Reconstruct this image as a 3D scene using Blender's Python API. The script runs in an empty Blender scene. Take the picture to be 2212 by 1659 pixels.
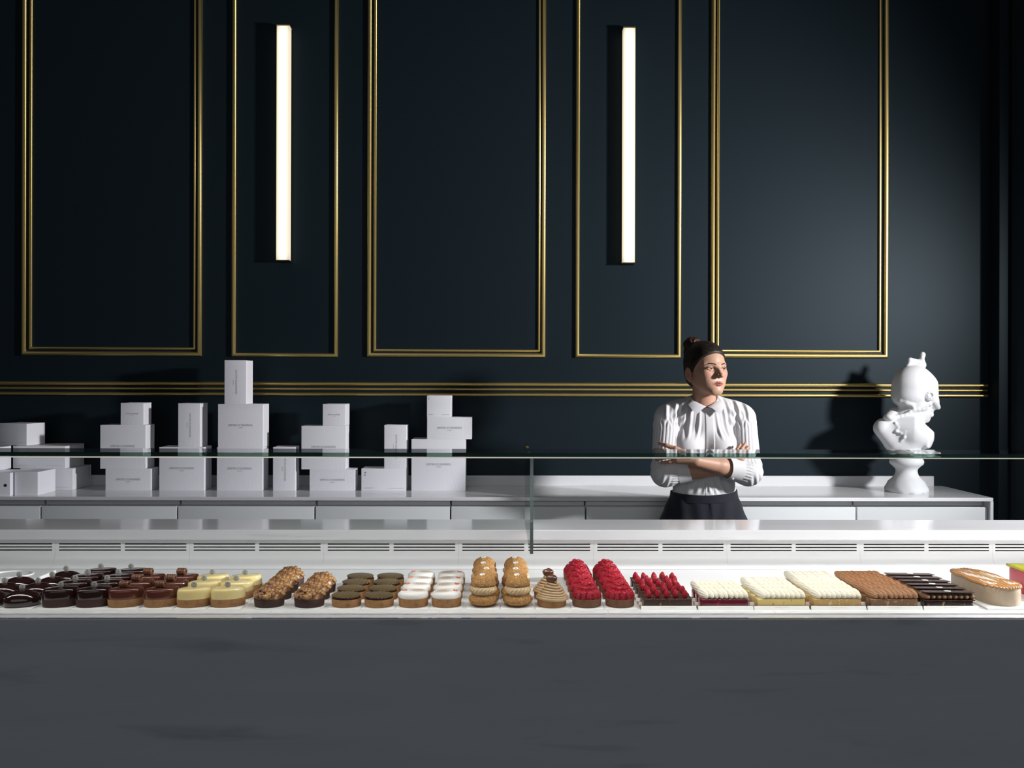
import bpy, math, random
import numpy as np
from mathutils import Matrix, Vector
random.seed(7)
C = bpy.context.scene.collection
PI = math.pi

# ------------------------------------------------------------------ camera
FPX = 2010.0
CAMZ = 1.48
YAW, ROLL = math.radians(0.627), math.radians(0.149)
cam_d = bpy.data.cameras.new('camera')
cam = bpy.data.objects.new('camera', cam_d); C.objects.link(cam)
CAMR = (Matrix.Rotation(-YAW, 3, 'Z') @ Matrix.Rotation(PI/2, 3, 'X') @ Matrix.Rotation(ROLL, 3, 'Z'))
cam.matrix_world = Matrix.Translation((0, 0, CAMZ)) @ CAMR.to_4x4()
cam_d.sensor_width = 36.0
cam_d.lens = FPX / 2212 * 36.0
cam_d.shift_y = -4.5 / 2212
cam_d.clip_start = 0.05
bpy.context.scene.camera = cam

def at(px, py, Y):
    """world point at depth Y that the photograph shows at (px, py)"""
    r = CAMR @ Vector(((px - 1106) / FPX, (825 - py) / FPX, -1.0))
    k = Y / r.y
    return Vector((r.x * k, Y, CAMZ + r.z * k))

# ------------------------------------------------------------------ world, lights, exposure
sc = bpy.context.scene
sc.view_settings.view_transform = 'Standard'
sc.view_settings.look = 'None'
sc.view_settings.gamma = 1.0
sc.view_settings.use_curve_mapping = False
sc.view_settings.exposure = 0.0
w = bpy.data.worlds.new('room_air'); sc.world = w; w.use_nodes = True
w.node_tree.nodes['Background'].inputs[0].default_value = (0.85, 0.95, 1.15, 1)
w.node_tree.nodes['Background'].inputs[1].default_value = 0.028

def lamp(name, kind, loc, target, power, color=(1, 1, 1), **kw):
    d = bpy.data.lights.new(name, kind); d.energy = power; d.color = color
    for k, v in kw.items(): setattr(d, k, v)
    o = bpy.data.objects.new(name, d); C.objects.link(o)
    o.location = loc
    o.rotation_euler = (Vector(target) - Vector(loc)).to_track_quat('-Z', 'Y').to_euler()
    return o
# strobe beside the counter, out of frame on the right: shadows fall to the left
lamp('key_strobe', 'SPOT', (3.5, 2.54, 2.13), (-3.0, 4.3, 1.53), 850, (1.0, 0.985, 0.99),
     spot_size=math.radians(113), spot_blend=1.0, shadow_soft_size=0.13)
# soft fill added behind the camera to lift the counter front
lamp('front_fill', 'AREA', (0.3, -3.2, 3.0), (0, 2.2, 0.9), 38, (0.88, 0.95, 1.0),
     shape='RECTANGLE', size=9.0, size_y=2.2)
# light line under the front edge of the glass shelf
for lx_, ll_, lp_ in ((-1.15, 1.2, 2.1), (-.15, .8, 1.85), (.60, .7, 2.1), (1.40, .9, 2.8)):
    lamp('case_light_line', 'AREA', (lx_, 2.272, CAMZ - 0.193), (lx_, 2.38, CAMZ - 0.57), lp_, (1.0, 0.975, 0.95), shape='RECTANGLE', size=ll_, size_y=0.012)

# ------------------------------------------------------------------ materials
def mat(name, base, rough=0.5, metal=0.0, spec=0.5, coat=0.0, noise=None, bump=None, sss=0.0, trans=0.0, stretch=(1, 1, 1), attr=None, sheen=0.0):
    m = bpy.data.materials.new(name); m.use_nodes = True
    nt = m.node_tree; b = nt.nodes['Principled BSDF']
    b.inputs['Base Color'].default_value = (*base, 1)
    b.inputs['Roughness'].default_value = rough
    b.inputs['Metallic'].default_value = metal
    b.inputs['Specular IOR Level'].default_value = spec
    b.inputs['Coat Weight'].default_value = coat
    b.inputs['Coat Roughness'].default_value = 0.03
    b.inputs['Sheen Weight'].default_value = sheen
    if sss:
        b.inputs['Subsurface Weight'].default_value = sss
        b.inputs['Subsurface Radius'].default_value = (0.006, 0.003, 0.0015)
        b.inputs['Subsurface Scale'].default_value = 1.0
    tc = mp = None
    if noise or bump:
        tc = nt.nodes.new('ShaderNodeTexCoord'); mp = nt.nodes.new('ShaderNodeMapping')
        mp.inputs['Scale'].default_value = stretch
        nt.links.new(tc.outputs['Object'], mp.inputs['Vector'])
    if noise:
        for (sc_, lo, hi, col2, det) in noise:
            n = nt.nodes.new('ShaderNodeTexNoise'); n.inputs['Scale'].default_value = sc_; n.inputs['Detail'].default_value = det
            n.inputs['Distortion'].default_value = 0.4
            r = nt.nodes.new('ShaderNodeMapRange'); r.inputs[1].default_value = lo; r.inputs[2].default_value = hi
            x = nt.nodes.new('ShaderNodeMix'); x.data_type = 'RGBA'
            prev = b.inputs['Base Color']
            if prev.is_linked: nt.links.new(prev.links[0].from_socket, x.inputs[6])
            else: x.inputs[6].default_value = (*base, 1)
            x.inputs[7].default_value = (*col2, 1)
            nt.links.new(mp.outputs[0], n.inputs['Vector']); nt.links.new(n.outputs['Fac'], r.inputs[0])
            nt.links.new(r.outputs[0], x.inputs[0]); nt.links.new(x.outputs[2], b.inputs['Base Color'])
    if attr:
        a = nt.nodes.new('ShaderNodeAttribute'); a.attribute_name = attr
        nt.links.new(a.outputs['Color'], b.inputs['Base Color'])
    if bump:
        n = nt.nodes.new('ShaderNodeTexNoise'); n.inputs['Scale'].default_value = bump[0]; n.inputs['Detail'].default_value = 4
        u = nt.nodes.new('ShaderNodeBump'); u.inputs['Strength'].default_value = bump[1]; u.inputs['Distance'].default_value = bump[2]
        nt.links.new(mp.outputs[0], n.inputs['Vector']); nt.links.new(n.outputs['Fac'], u.inputs['Height'])
        nt.links.new(u.outputs[0], b.inputs['Normal'])
    return m

def emit(name, col, strength):
    m = bpy.data.materials.new(name); m.use_nodes = True
    b = m.node_tree.nodes['Principled BSDF']
    b.inputs['Base Color'].default_value = (0.22, 0.21, 0.19, 1)
    b.inputs['Emission Color'].default_value = (*col, 1); b.inputs['Emission Strength'].default_value = strength
    return m

def glass(name, tint, fac_scale=1.0, rough=0.0, frost=None):
    m = bpy.data.materials.new(name); m.use_nodes = True
    nt = m.node_tree; nt.nodes.remove(nt.nodes['Principled BSDF'])
    out = nt.nodes['Material Output']
    t = nt.nodes.new('ShaderNodeBsdfTransparent'); t.inputs[0].default_value = (*tint, 1)
    g = nt.nodes.new('ShaderNodeBsdfGlossy'); g.inputs['Roughness'].default_value = rough
    f = nt.nodes.new('ShaderNodeFresnel'); f.inputs[0].default_value = 1.45
    k = nt.nodes.new('ShaderNodeMath'); k.operation = 'MULTIPLY'; k.inputs[1].default_value = fac_scale
    x = nt.nodes.new('ShaderNodeMixShader')
    nt.links.new(f.outputs[0], k.inputs[0]); nt.links.new(k.outputs[0], x.inputs[0])
    nt.links.new(t.outputs[0], x.inputs[1]); nt.links.new(g.outputs[0], x.inputs[2]); nt.links.new(x.outputs[0], out.inputs[0])
    if frost:       # a ground edge scatters a little
        d = nt.nodes.new('ShaderNodeBsdfDiffuse'); d.inputs[0].default_value = (*frost, 1)
        y = nt.nodes.new('ShaderNodeMixShader'); y.inputs[0].default_value = 0.3
        nt.links.new(x.outputs[0], y.inputs[1]); nt.links.new(d.outputs[0], y.inputs[2]); nt.links.new(y.outputs[0], out.inputs[0])
    return m

M = {}
M['wall'] = mat('dark_blue_wall_paint', (0.0056, 0.0115, 0.0160), 0.5, spec=0.25, bump=(220, 0.08, 0.001))
M['wall'].node_tree.nodes['Principled BSDF'].inputs['Specular Tint'].default_value = (0.72, 0.90, 1.0, 1)
M['floor'] = mat('dark_floor', (0.03, 0.03, 0.032), 0.4)
M['gold'] = mat('brushed_gold', (0.76, 0.58, 0.225), 0.40, metal=1.0)
M['marble'] = mat('white_marble', (0.77, 0.77, 0.79), 0.10, spec=0.6, noise=[(2.5, 0.45, 0.8, (0.73, 0.735, 0.755), 6), (5.0, 0.62, 0.80, (0.62, 0.62, 0.65), 8)], stretch=(0.7, 5, 9))
M['marble_face'] = mat('honed_marble', (0.63, 0.635, 0.655), 0.45, spec=0.3, noise=[(2.2, 0.42, 0.8, (0.58, 0.585, 0.605), 6), (2.6, 0.60, 0.80, (0.40, 0.405, 0.42), 9)], stretch=(0.8, 1.0, 6.5))
M['satin_marble'] = mat('satin_marble', (0.52, 0.52, 0.535), 0.3, spec=0.4)
M['lacquer'] = mat('white_lacquer', (0.76, 0.775, 0.79), 0.30, spec=0.4)
M['white'] = mat('white_solid_surface', (0.82, 0.82, 0.82), 0.28, spec=0.4)
M['cardw'] = mat('white_card', (0.83, 0.82, 0.80), 0.5)
M['cavity'] = mat('dark_cavity', (0.012, 0.012, 0.013), 0.6)
M['seam'] = mat('seam_shadow_gap', (0.05, 0.05, 0.055), 0.6)
M['steel'] = mat('aluminium', (0.75, 0.75, 0.76), 0.25, metal=1.0)
M['glass'] = glass('clear_glass', (0.965, 0.985, 0.98))
M['pane'] = glass('front_pane_glass', (0.975, 0.985, 0.985), 0.7)
M['gedge'] = glass('green_glass_edge', (0.32, 0.50, 0.42), 0.7, 0.05, (0.08, 0.17, 0.14))
M['fin_edge'] = glass('grey_glass_edge', (0.45, 0.55, 0.52), 0.7, 0.05, (0.20, 0.26, 0.26))
M['light_line'] = emit('lit_line', (1.0, 0.92, 0.80), 0.5)
M['paper'] = mat('white_box_board', (0.84, 0.84, 0.895), 0.45, spec=0.35)
M['ink'] = mat('grey_ink', (0.10, 0.09, 0.09), 0.5)
M['goldink'] = mat('gold_ink', (0.55, 0.40, 0.14), 0.4)
M['plaster'] = mat('white_plaster', (0.72, 0.73, 0.75), 0.6, spec=0.3, bump=(60, 0.25, 0.002))
M['dark'] = mat('dark_bronze', (0.035, 0.026, 0.016), 0.4, metal=0.6)

# box board with a fan of embossed rays
def fan_mat():
    m = mat('embossed_box_board', (0.84, 0.84, 0.895), 0.45, spec=0.35)
    nt = m.node_tree; b = nt.nodes['Principled BSDF']
    tc = nt.nodes.new('ShaderNodeTexCoord'); sp = nt.nodes.new('ShaderNodeSeparateXYZ')
    nt.links.new(tc.outputs['Object'], sp.inputs[0])
    def math_(op, a, b_=None):
        n = nt.nodes.new('ShaderNodeMath'); n.operation = op
        for i, v in enumerate((a, b_)):
            if v is None: continue
            if isinstance(v, (int, float)): n.inputs[i].default_value = v
            else: nt.links.new(v, n.inputs[i])
        return n.outputs[0]
    dx = math_('SUBTRACT', sp.outputs[0], 0.05); dz = math_('SUBTRACT', sp.outputs[2], 0.22)
    ang = math_('ARCTAN2', dz, dx)
    s = math_('SINE', math_('MULTIPLY', ang, 62.0))
    p = math_('POWER', math_('MAXIMUM', s, 0.0), 8.0)
    u = nt.nodes.new('ShaderNodeBump'); u.inputs['Strength'].default_value = 0.13; u.inputs['Distance'].default_value = 0.0010
    nt.links.new(p, u.inputs['Height']); nt.links.new(u.outputs[0], b.inputs['Normal'])
    return m
M['fan'] = fan_mat()

# ------------------------------------------------------------------ mesh helpers
class MB:
    def __init__(s): s.v = []; s.f = []; s.m = []; s.crisp = False
    def add(s, vs, fs, mi=0):
        o = len(s.v); s.v += [tuple(p) for p in vs]; s.f += [tuple(i + o for i in f) for f in fs]; s.m += [mi] * len(fs); return s
    def box(s, x0, x1, y0, y1, z0, z1, mi=0, mf=None):
        vs = [(x0, y0, z0), (x1, y0, z0), (x1, y1, z0), (x0, y1, z0), (x0, y0, z1), (x1, y0, z1), (x1, y1, z1), (x0, y1, z1)]
        fs = [(0, 3, 2, 1), (4, 5, 6, 7), (0, 1, 5, 4), (1, 2, 6, 5), (2, 3, 7, 6), (3, 0, 4, 7)]
        s.add(vs, fs, mi)
        if mf is not None: s.m[-4] = mf      # the front face
        return s
    def loft(s, rings, cap0=True, cap1=True, mi=0):
        n = len(rings[0]); vs = [p for r in rings for p in r]; fs = []
        for i in range(len(rings) - 1):
            for j in range(n):
                k = (j + 1) % n
                fs.append((i*n + j, i*n + k, (i+1)*n + k, (i+1)*n + j))
        if cap0: fs.append(tuple(reversed(range(n))))
        if cap1: fs.append(tuple((len(rings)-1)*n + j for j in range(n)))
        return s.add(vs, fs, mi)
    def oval(s, prof, a, b, n=44, c=(0, 0, 0), fn=None, mi=0, e=2.0, cap0=True, cap1=True):
        """profile (r, z) swept round an oval of half axes a, b"""
        rings = []
        for (r, z) in prof:
            ring = []
            for j in range(n):
                t = 2*PI*j/n; ct, st = math.cos(t), math.sin(t)
                if e != 2.0:
                    ct = math.copysign(abs(ct)**(2/e), ct); st = math.copysign(abs(st)**(2/e), st)
                rr = r * (fn(t, z, r) if fn else 1.0)
                ring.append((c[0] + rr*a*ct, c[1] + rr*b*st, c[2] + z))
            rings.append(ring)
        return s.loft(rings, cap0, cap1, mi)
    def rbox(s, x0, x1, y0, y1, z0, z1, r, bev=0.002, mi=0, seg=4):
        cx, cy = (x0+x1)/2, (y0+y1)/2; s.crisp = True
        def ring(i, z):
            hx, hy = (x1-x0)/2 - i, (y1-y0)/2 - i; rr = max(r - i, 0.0003); o = []
            for q, (sx, sy) in enumerate(((1, 1), (-1, 1), (-1, -1), (1, -1))):
                for k in range(seg + 1):
                    t = PI/2*(q + k/seg)
                    o.append((cx + sx*(hx-rr) + rr*math.cos(t), cy + sy*(hy-rr) + rr*math.sin(t), z))
            return o
        return s.loft([ring(bev, z0), ring(bev*.3, z0+bev*.3), ring(0, z0+bev), ring(0, z1-bev), ring(bev*.3, z1-bev*.3), ring(bev, z1)], mi=mi)
    def tube(s, path, rad, n=10, caps=True, mi=0):
        pts = [Vector(p) for p in path]; rings = []
        up = Vector((0, 0, 1))
        for i, p in enumerate(pts):
            t = (pts[min(i+1, len(pts)-1)] - pts[max(i-1, 0)]).normalized()
            a = t.cross(up)
            if a.length < 1e-3: a = t.cross(Vector((1, 0, 0)))
            a.normalize(); b = t.cross(a).normalized()
            r = rad[i] if isinstance(rad, (list, tuple)) else rad
            rings.append([p + a*r*math.cos(2*PI*j/n) + b*r*math.sin(2*PI*j/n) for j in range(n)])
        return s.loft(rings, caps, caps, mi)
    def ell(s, c, r, nu=14, nv=9, rot=None, mi=0, fn=None):
        c = Vector(c); rings = []
        for i in range(nv + 1):
            ph = -PI/2 + PI*i/nv; ring = []
            cp = max(math.cos(ph), 0.02)
            for j in range(nu):
                t = 2*PI*j/nu
                d = Vector((cp*math.cos(t), cp*math.sin(t), math.sin(ph)))
                k = fn(d) if fn else 1.0
                p = Vector((r[0]*d.x*k, r[1]*d.y*k, r[2]*d.z*k))
                if rot: p = rot @ p
                ring.append(c + p)
            rings.append(ring)
        return s.loft(rings, mi=mi)
    def lobe(s, a, b, r, ridges=7, twist=2.0, n=28, m=9, amp=0.13, mi=0, taper=0.35, hs=1.0):
        """one squeeze of a star nozzle from a to b"""
        a, b = Vector(a), Vector(b); t = (b - a).normalized()
        u = t.cross(Vector((0, 0, 1)))
        if u.length < 1e-3: u = Vector((1, 0, 0))
        u.normalize(); w_ = t.cross(u); rings = []
        for i in range(m + 1):
            q = i/m; rr = r*max(0.06, math.sin(PI*min(1, max(0, q*0.97+0.015)))**0.55)*(1 - taper*q)
            p = a.lerp(b, q)
            rings.append([p + (u*math.cos(2*PI*j/n) + w_*math.sin(2*PI*j/n)*hs)*rr*(1 + amp*math.cos(ridges*2*PI*j/n + twist*q*3)) for j in range(n)])
        return s.loft(rings, mi=mi)
    def xf(s, mtx, i0=0):
        for i in range(i0, len(s.v)): s.v[i] = tuple(mtx @ Vector(s.v[i]))
        return s
    def mesh(s, name, mats, smooth=True, ang=0.7):
        me = bpy.data.meshes.new(name); me.from_pydata(s.v, [], s.f)
        for m in (mats if isinstance(mats, (list, tuple)) else [mats]): me.materials.append(m)
        if max(s.m, default=0) > 0: me.polygons.foreach_set('material_index', s.m)
        if smooth:
            me.shade_smooth(); me.set_sharp_from_angle(angle=.35 if s.crisp and ang == .7 else ang)
        me.update(); return me
    def build(s, name, mats, parent=None, smooth=True, ang=0.7, label=None):
        o = bpy.data.objects.new(name, s.mesh(name, mats, smooth, ang)); C.objects.link(o)
        if parent: o.parent = parent
        if label: o['label'] = label
        return o

def tag(o, label=None, cat=None, group=None, kind=None):
    if label: o['label'] = label
    if cat: o['category'] = cat
    if group: o['group'] = group
    if kind: o['kind'] = kind
    return o
def thing(name, label, cat, loc=(0, 0, 0), rz=0.0, group=None):
    o = bpy.data.objects.new(name, None); C.objects.link(o); o.empty_display_size = 0.05
    o.location = loc; o.rotation_euler = (0, 0, rz)
    return tag(o, label, cat, group)
def struct(name, mb, mats, smooth=False, **kw):
    o = mb.build(name, mats, None, smooth, **kw); o['kind'] = 'structure'; return o
def dup(root, loc, rz=None, label=None, group=None):
    r = root.copy(); C.objects.link(r); r.location = loc
    if rz is not None: r.rotation_euler = (0, 0, rz)
    if label: r['label'] = label
    if group: r['group'] = group
    for ch in list(root.children):
        c = ch.copy(); C.objects.link(c); c.parent = r
        for g in list(ch.children):
            d = g.copy(); C.objects.link(d); d.parent = c
    return r

_txt = {}
def text_mesh(s, w_, h_, m, key=''):
    k = (s, round(w_, 4), round(h_, 4), m.name)
    if k in _txt: return _txt[k]
    cu = bpy.data.curves.new('lettering', 'FONT'); cu.body = s; cu.align_x = 'CENTER'; cu.align_y = 'CENTER'
    cu.space_character = 1.12; cu.resolution_u = 3; cu.offset = -0.012
    o = bpy.data.objects.new('lettering', cu); C.objects.link(o)
    me = bpy.data.meshes.new_from_object(o.evaluated_get(bpy.context.evaluated_depsgraph_get()))
    bpy.data.objects.remove(o); bpy.data.curves.remove(cu)
    n = len(me.vertices); a = np.zeros(n*3, np.float32); me.vertices.foreach_get('co', a); a = a.reshape(-1, 3)
    lo, hi = a.min(0), a.max(0)
    a[:, 0] = (a[:, 0] - (lo[0]+hi[0])/2) * w_/(hi[0]-lo[0]); a[:, 1] = (a[:, 1] - (lo[1]+hi[1])/2) * h_/(hi[1]-lo[1])
    a = np.stack([a[:, 0], 0*a[:, 0], a[:, 1]], 1)          # upright, facing -Y
    me.vertices.foreach_set('co', a.astype(np.float32).ravel()); me.materials.clear(); me.materials.append(m); me.name = 'lettering'; me.update()
    _txt[k] = me; return me
def text_part(s, w_, h_, loc, parent, m, turn=0.0, name='lettering'):
    o = bpy.data.objects.new(name, text_mesh(s, w_, h_, m)); C.objects.link(o); o.parent = parent
    o.location = loc; o.rotation_euler = (0, turn, 0); return o
# ------------------------------------------------------------------ smooth solid modelling on a grid
def ELL(c, r):
    c = np.array(c, np.float32); r = np.array(r, np.float32)
    def f(x, y, z):
        qx, qy, qz = (x-c[0])/r[0], (y-c[1])/r[1], (z-c[2])/r[2]
        k0 = np.sqrt(qx*qx + qy*qy + qz*qz) + 1e-6
        k1 = np.sqrt((qx/r[0])**2 + (qy/r[1])**2 + (qz/r[2])**2) + 1e-6
        return k0*(k0-1)/k1
    return f, c, float(r.max())
def CAP(a, b, ra, rb=None):
    rb = ra if rb is None else rb
    a = np.array(a, np.float32); b = np.array(b, np.float32); ab = b-a; L = float(ab@ab) + 1e-9
    def f(x, y, z):
        px, py, pz = x-a[0], y-a[1], z-a[2]
        h = np.clip((px*ab[0] + py*ab[1] + pz*ab[2])/L, 0, 1)
        return np.sqrt((px-ab[0]*h)**2 + (py-ab[1]*h)**2 + (pz-ab[2]*h)**2) - (ra + (rb-ra)*h)
    return f, (a+b)/2, float(np.sqrt(L)/2 + max(ra, rb))
class Field:
    def __init__(s, xs, ys, zs):
        s.g = [np.asarray(q, np.float32) for q in (xs, ys, zs)]
        s.d = np.full([len(q) for q in s.g], 0.08, np.float32)
    def slc(s, c, R):
        o = []
        for q, cc in zip(s.g, c):
            i0 = int(np.searchsorted(q, cc-R)); i1 = int(np.searchsorted(q, cc+R)); o.append(slice(max(i0-1, 0), min(i1+1, len(q))))
        return tuple(o)
    def add(s, prim, k=0.01, fr=None, op='u', inflate=0.0):
        f, c, R = prim
        if fr is not None:
            Rm, o = fr; cw = Rm @ np.array(c) + o
        else: cw = c
        sl = s.slc(cw, R + k + 0.02 + inflate)
        if any(q.stop - q.start < 1 for q in sl): return
        x = s.g[0][sl[0]][:, None, None]; y = s.g[1][sl[1]][None, :, None]; z = s.g[2][sl[2]][None, None, :]
        if fr is not None:
            x, y, z = x-o[0], y-o[1], z-o[2]
            x, y, z = (np.float32(Rm[0, i])*x + np.float32(Rm[1, i])*y + np.float32(Rm[2, i])*z for i in range(3))
        p = f(x, y, z) - np.float32(inflate)
        a = s.d[sl]
        if op == 's': p = -p; a, p = -a, -p
        k = max(k, 1e-4); h = np.maximum(k - np.abs(a-p), 0)/k
        r = np.minimum(a, p) - h*h*k*0.25
        s.d[sl] = -r if op == 's' else r
    def cut(s, fn, k=0.004):
        """keep the side where fn < 0"""
        x = s.g[0][:, None, None]; y = s.g[1][None, :, None]; z = s.g[2][None, None, :]
        p = np.broadcast_to(fn(x, y, z), s.d.shape).astype(np.float32)
        h = np.maximum(k - np.abs(s.d-p), 0)/k
        s.d = np.maximum(s.d, p) + h*h*k*0.25
    def surf(s):
        d = s.d; n = d.shape; sg = d < 0
        cnt = np.zeros([q-1 for q in n], np.uint8)
        for i in (0, 1):
            for j in (0, 1):
                for k in (0, 1): cnt += sg[i:n[0]-1+i, j:n[1]-1+j, k:n[2]-1+k]
        I = np.argwhere((cnt > 0) & (cnt < 8)); idx = np.full(cnt.shape, -1, np.int32); idx[tuple(I.T)] = np.arange(len(I))
        acc = np.zeros((len(I), 3), np.float32); num = np.zeros(len(I), np.float32)
        cs = [(i, j, k) for i in (0, 1) for j in (0, 1) for k in (0, 1)]
        for a in cs:
            for ax in range(3):
                if a[ax]: continue
                b = list(a); b[ax] = 1
                A = I + a; B = I + b
                da, db = d[tuple(A.T)], d[tuple(B.T)]; m = (da < 0) != (db < 0)
                t = np.where(m, da/np.where(m, da-db, 1), 0)
                P = np.stack([s.g[q][A[:, q]] for q in range(3)], 1)
                P[:, ax] += t*(s.g[ax][B[:, ax]] - s.g[ax][A[:, ax]])
                acc += P*m[:, None]; num += m
        V = acc/num[:, None]; F = []
        for ax in range(3):
            u, v_ = (ax+1) % 3, (ax+2) % 3
            s0 = [slice(None)]*3; s1 = [slice(None)]*3; s0[ax] = slice(0, -1); s1[ax] = slice(1, None)
            ch = sg[tuple(s0)] != sg[tuple(s1)]
            E = np.argwhere(ch); E = E[(E[:, u] > 0) & (E[:, v_] > 0) & (E[:, u] < n[u]-1) & (E[:, v_] < n[v_]-1)]
            def cell(du, dv):
                q = E.copy(); q[:, u] -= du; q[:, v_] -= dv; return idx[tuple(q.T)]
            Q = np.stack([cell(1, 1), cell(0, 1), cell(0, 0), cell(1, 0)], 1)
            fl = ~sg[tuple(E.T)]; Q[fl] = Q[fl][:, ::-1]; F.append(Q)
        return V, np.concatenate(F)
o_last = [None]
def grid(*segs):
    """segments (start, stop, step) -> one sorted coordinate axis"""
    return np.unique(np.round(np.concatenate([np.arange(a, b, h) for a, b, h in segs]), 5))
def sdf_obj(name, fld, m, parent=None, color=None, smooth=0, label=None, disp=None):
    V, F = fld.surf()
    for _ in range(smooth):
        acc = np.zeros_like(V); cn = np.zeros(len(V), np.float32)
        for a in range(4):
            i, j = F[:, a], F[:, (a+1) % 4]
            for q in range(3): acc[:, q] += np.bincount(i, V[j, q], len(V)).astype(np.float32)
            cn += np.bincount(i, minlength=len(V))
        V = np.where(cn[:, None] > 0, 0.5*V + 0.5*acc/np.maximum(cn, 1)[:, None], V)
    me = bpy.data.meshes.new(name)
    me.vertices.add(len(V)); me.vertices.foreach_set('co', V.ravel())
    me.loops.add(F.size); me.loops.foreach_set('vertex_index', F.ravel().astype(np.int32))
    me.polygons.add(len(F)); me.polygons.foreach_set('loop_start', np.arange(0, F.size, 4, dtype=np.int32))
    me.update(calc_edges=True); me.validate()
    me.materials.append(m); me.shade_smooth()
    if disp is not None:
        nr = np.zeros(len(V)*3, np.float32); me.vertex_normals.foreach_get('vector', nr); nr = nr.reshape(-1, 3)
        V = V + nr*disp(V, nr).astype(np.float32)[:, None]; me.vertices.foreach_set('co', V.astype(np.float32).ravel()); me.update()
    if color is not None:
        at_ = me.color_attributes.new('tone', 'FLOAT_COLOR', 'POINT')
        at_.data.foreach_set('color', color(V).astype(np.float32).ravel())
    o = bpy.data.objects.new(name, me); C.objects.link(o)
    if parent: o.parent = parent; o.matrix_parent_inverse = Matrix.Translation(-parent.location)
    if label: o['label'] = label
    o_last[0] = V; return o
# ------------------------------------------------------------------ the room
WALL = 4.8
struct('floor', MB().box(-4, 4.5, -4, 5.2, -0.05, 0), M['floor'])
struct('wall_back', MB().box(-4, 2.60, WALL, WALL + 0.1, 0, 4.2), M['wall'])
xa = at(2158, 700, 4.70).x; xb = at(2178, 700, 4.70).x; xc = at(2185, 700, 4.74).x
struct('wall_right', MB().add([(xc, 4.74, 0), (3.6, 3.9, 0), (3.6, 4.05, 0), (xc + .02, 4.9, 0), (xc, 4.74, 4.2), (3.6, 3.9, 4.2), (3.6, 4.05, 4.2), (xc + .02, 4.9, 4.2)],
       [(0, 1, 5, 4), (1, 2, 6, 5), (2, 3, 7, 6), (3, 0, 4, 7), (4, 5, 6, 7), (0, 3, 2, 1)]), M['wall'])
struct('trim_1', MB().rbox(xa, xb, 4.70, WALL - 0.001, 0, 4.2, 0.003, 0.001), M['wall'], smooth=True)

def frame(n, x0, x1, y1, wpx, depth):
    """gilt half-round moulding round a wall panel; outer edges in photo pixels"""
    A = at(x0, y1, WALL); B = at(x1, y1, WALL); wd = wpx / FPX * WALL; top = 3.9
    prof = [(0.0, 0.0), (0.02, 0.45), (0.12, 0.78), (0.3, 0.96), (0.5, 1.0), (0.7, 0.96), (0.88, 0.78), (0.98, 0.45), (1.0, 0.0)]
    rings = []
    z0 = (A.z + B.z)/2
    for (px, pz, sx, sz) in ((A.x, z0, 1, 1), (B.x, z0, -1, 1), (B.x, top, -1, -1), (A.x, top, 1, -1)):
        rings.append([(px + sx*u*wd, WALL - 0.0005 - d*depth, pz + sz*u*wd) for u, d in prof])
    mb = MB(); nq = len(prof); vs = [p for r in rings for p in r]; fs = []
    for i in range(4):
        k = (i+1) % 4
        for j in range(nq - 1): fs.append((i*nq + j, k*nq + j, k*nq + j+1, i*nq + j+1))
    mb.add(vs, fs)
    struct('trim_%d' % n, mb, M['gold'], smooth=True, ang=1.2)
fr = [(48, 436, 768.5, 9.0, .018), (64, 423.5, 755, 5.5, .012), (501, 730, 771, 8.5, .018), (793, 1178, 771.5, 8.5, .018), (807, 1167, 760, 5.5, .012),
      (1242.5, 1470.5, 773, 8.5, .018), (1534, 1917, 773.5, 9, .018), (1547, 1902, 761.3, 5.5, .012)]
for i, a in enumerate(fr): frame(i + 2, *a)
def rail(n, py, hpx, depth):
    x0 = at(-160, py, WALL).x; P = at(1084, py, WALL); x1 = at(2131, py, WALL).x; h = hpx/FPX*WALL/2
    prof = [(-1, 0), (-.97, .45), (-.75, .8), (-.4, .97), (0, 1), (.4, .97), (.75, .8), (.97, .45), (1, 0)]
    mb = MB()
    mb.loft([[(x, WALL - .0005 - d*depth, P.z + u*h) for u, d in prof] for x in (x0, x1)])
    struct('trim_%d' % n, mb, M['gold'], smooth=True, ang=1.2)
rail(10, 830.0, 8.0, .018); rail(11, 840.9, 5.4, .012); rail(12, 852.6, 7.4, .018)

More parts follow.
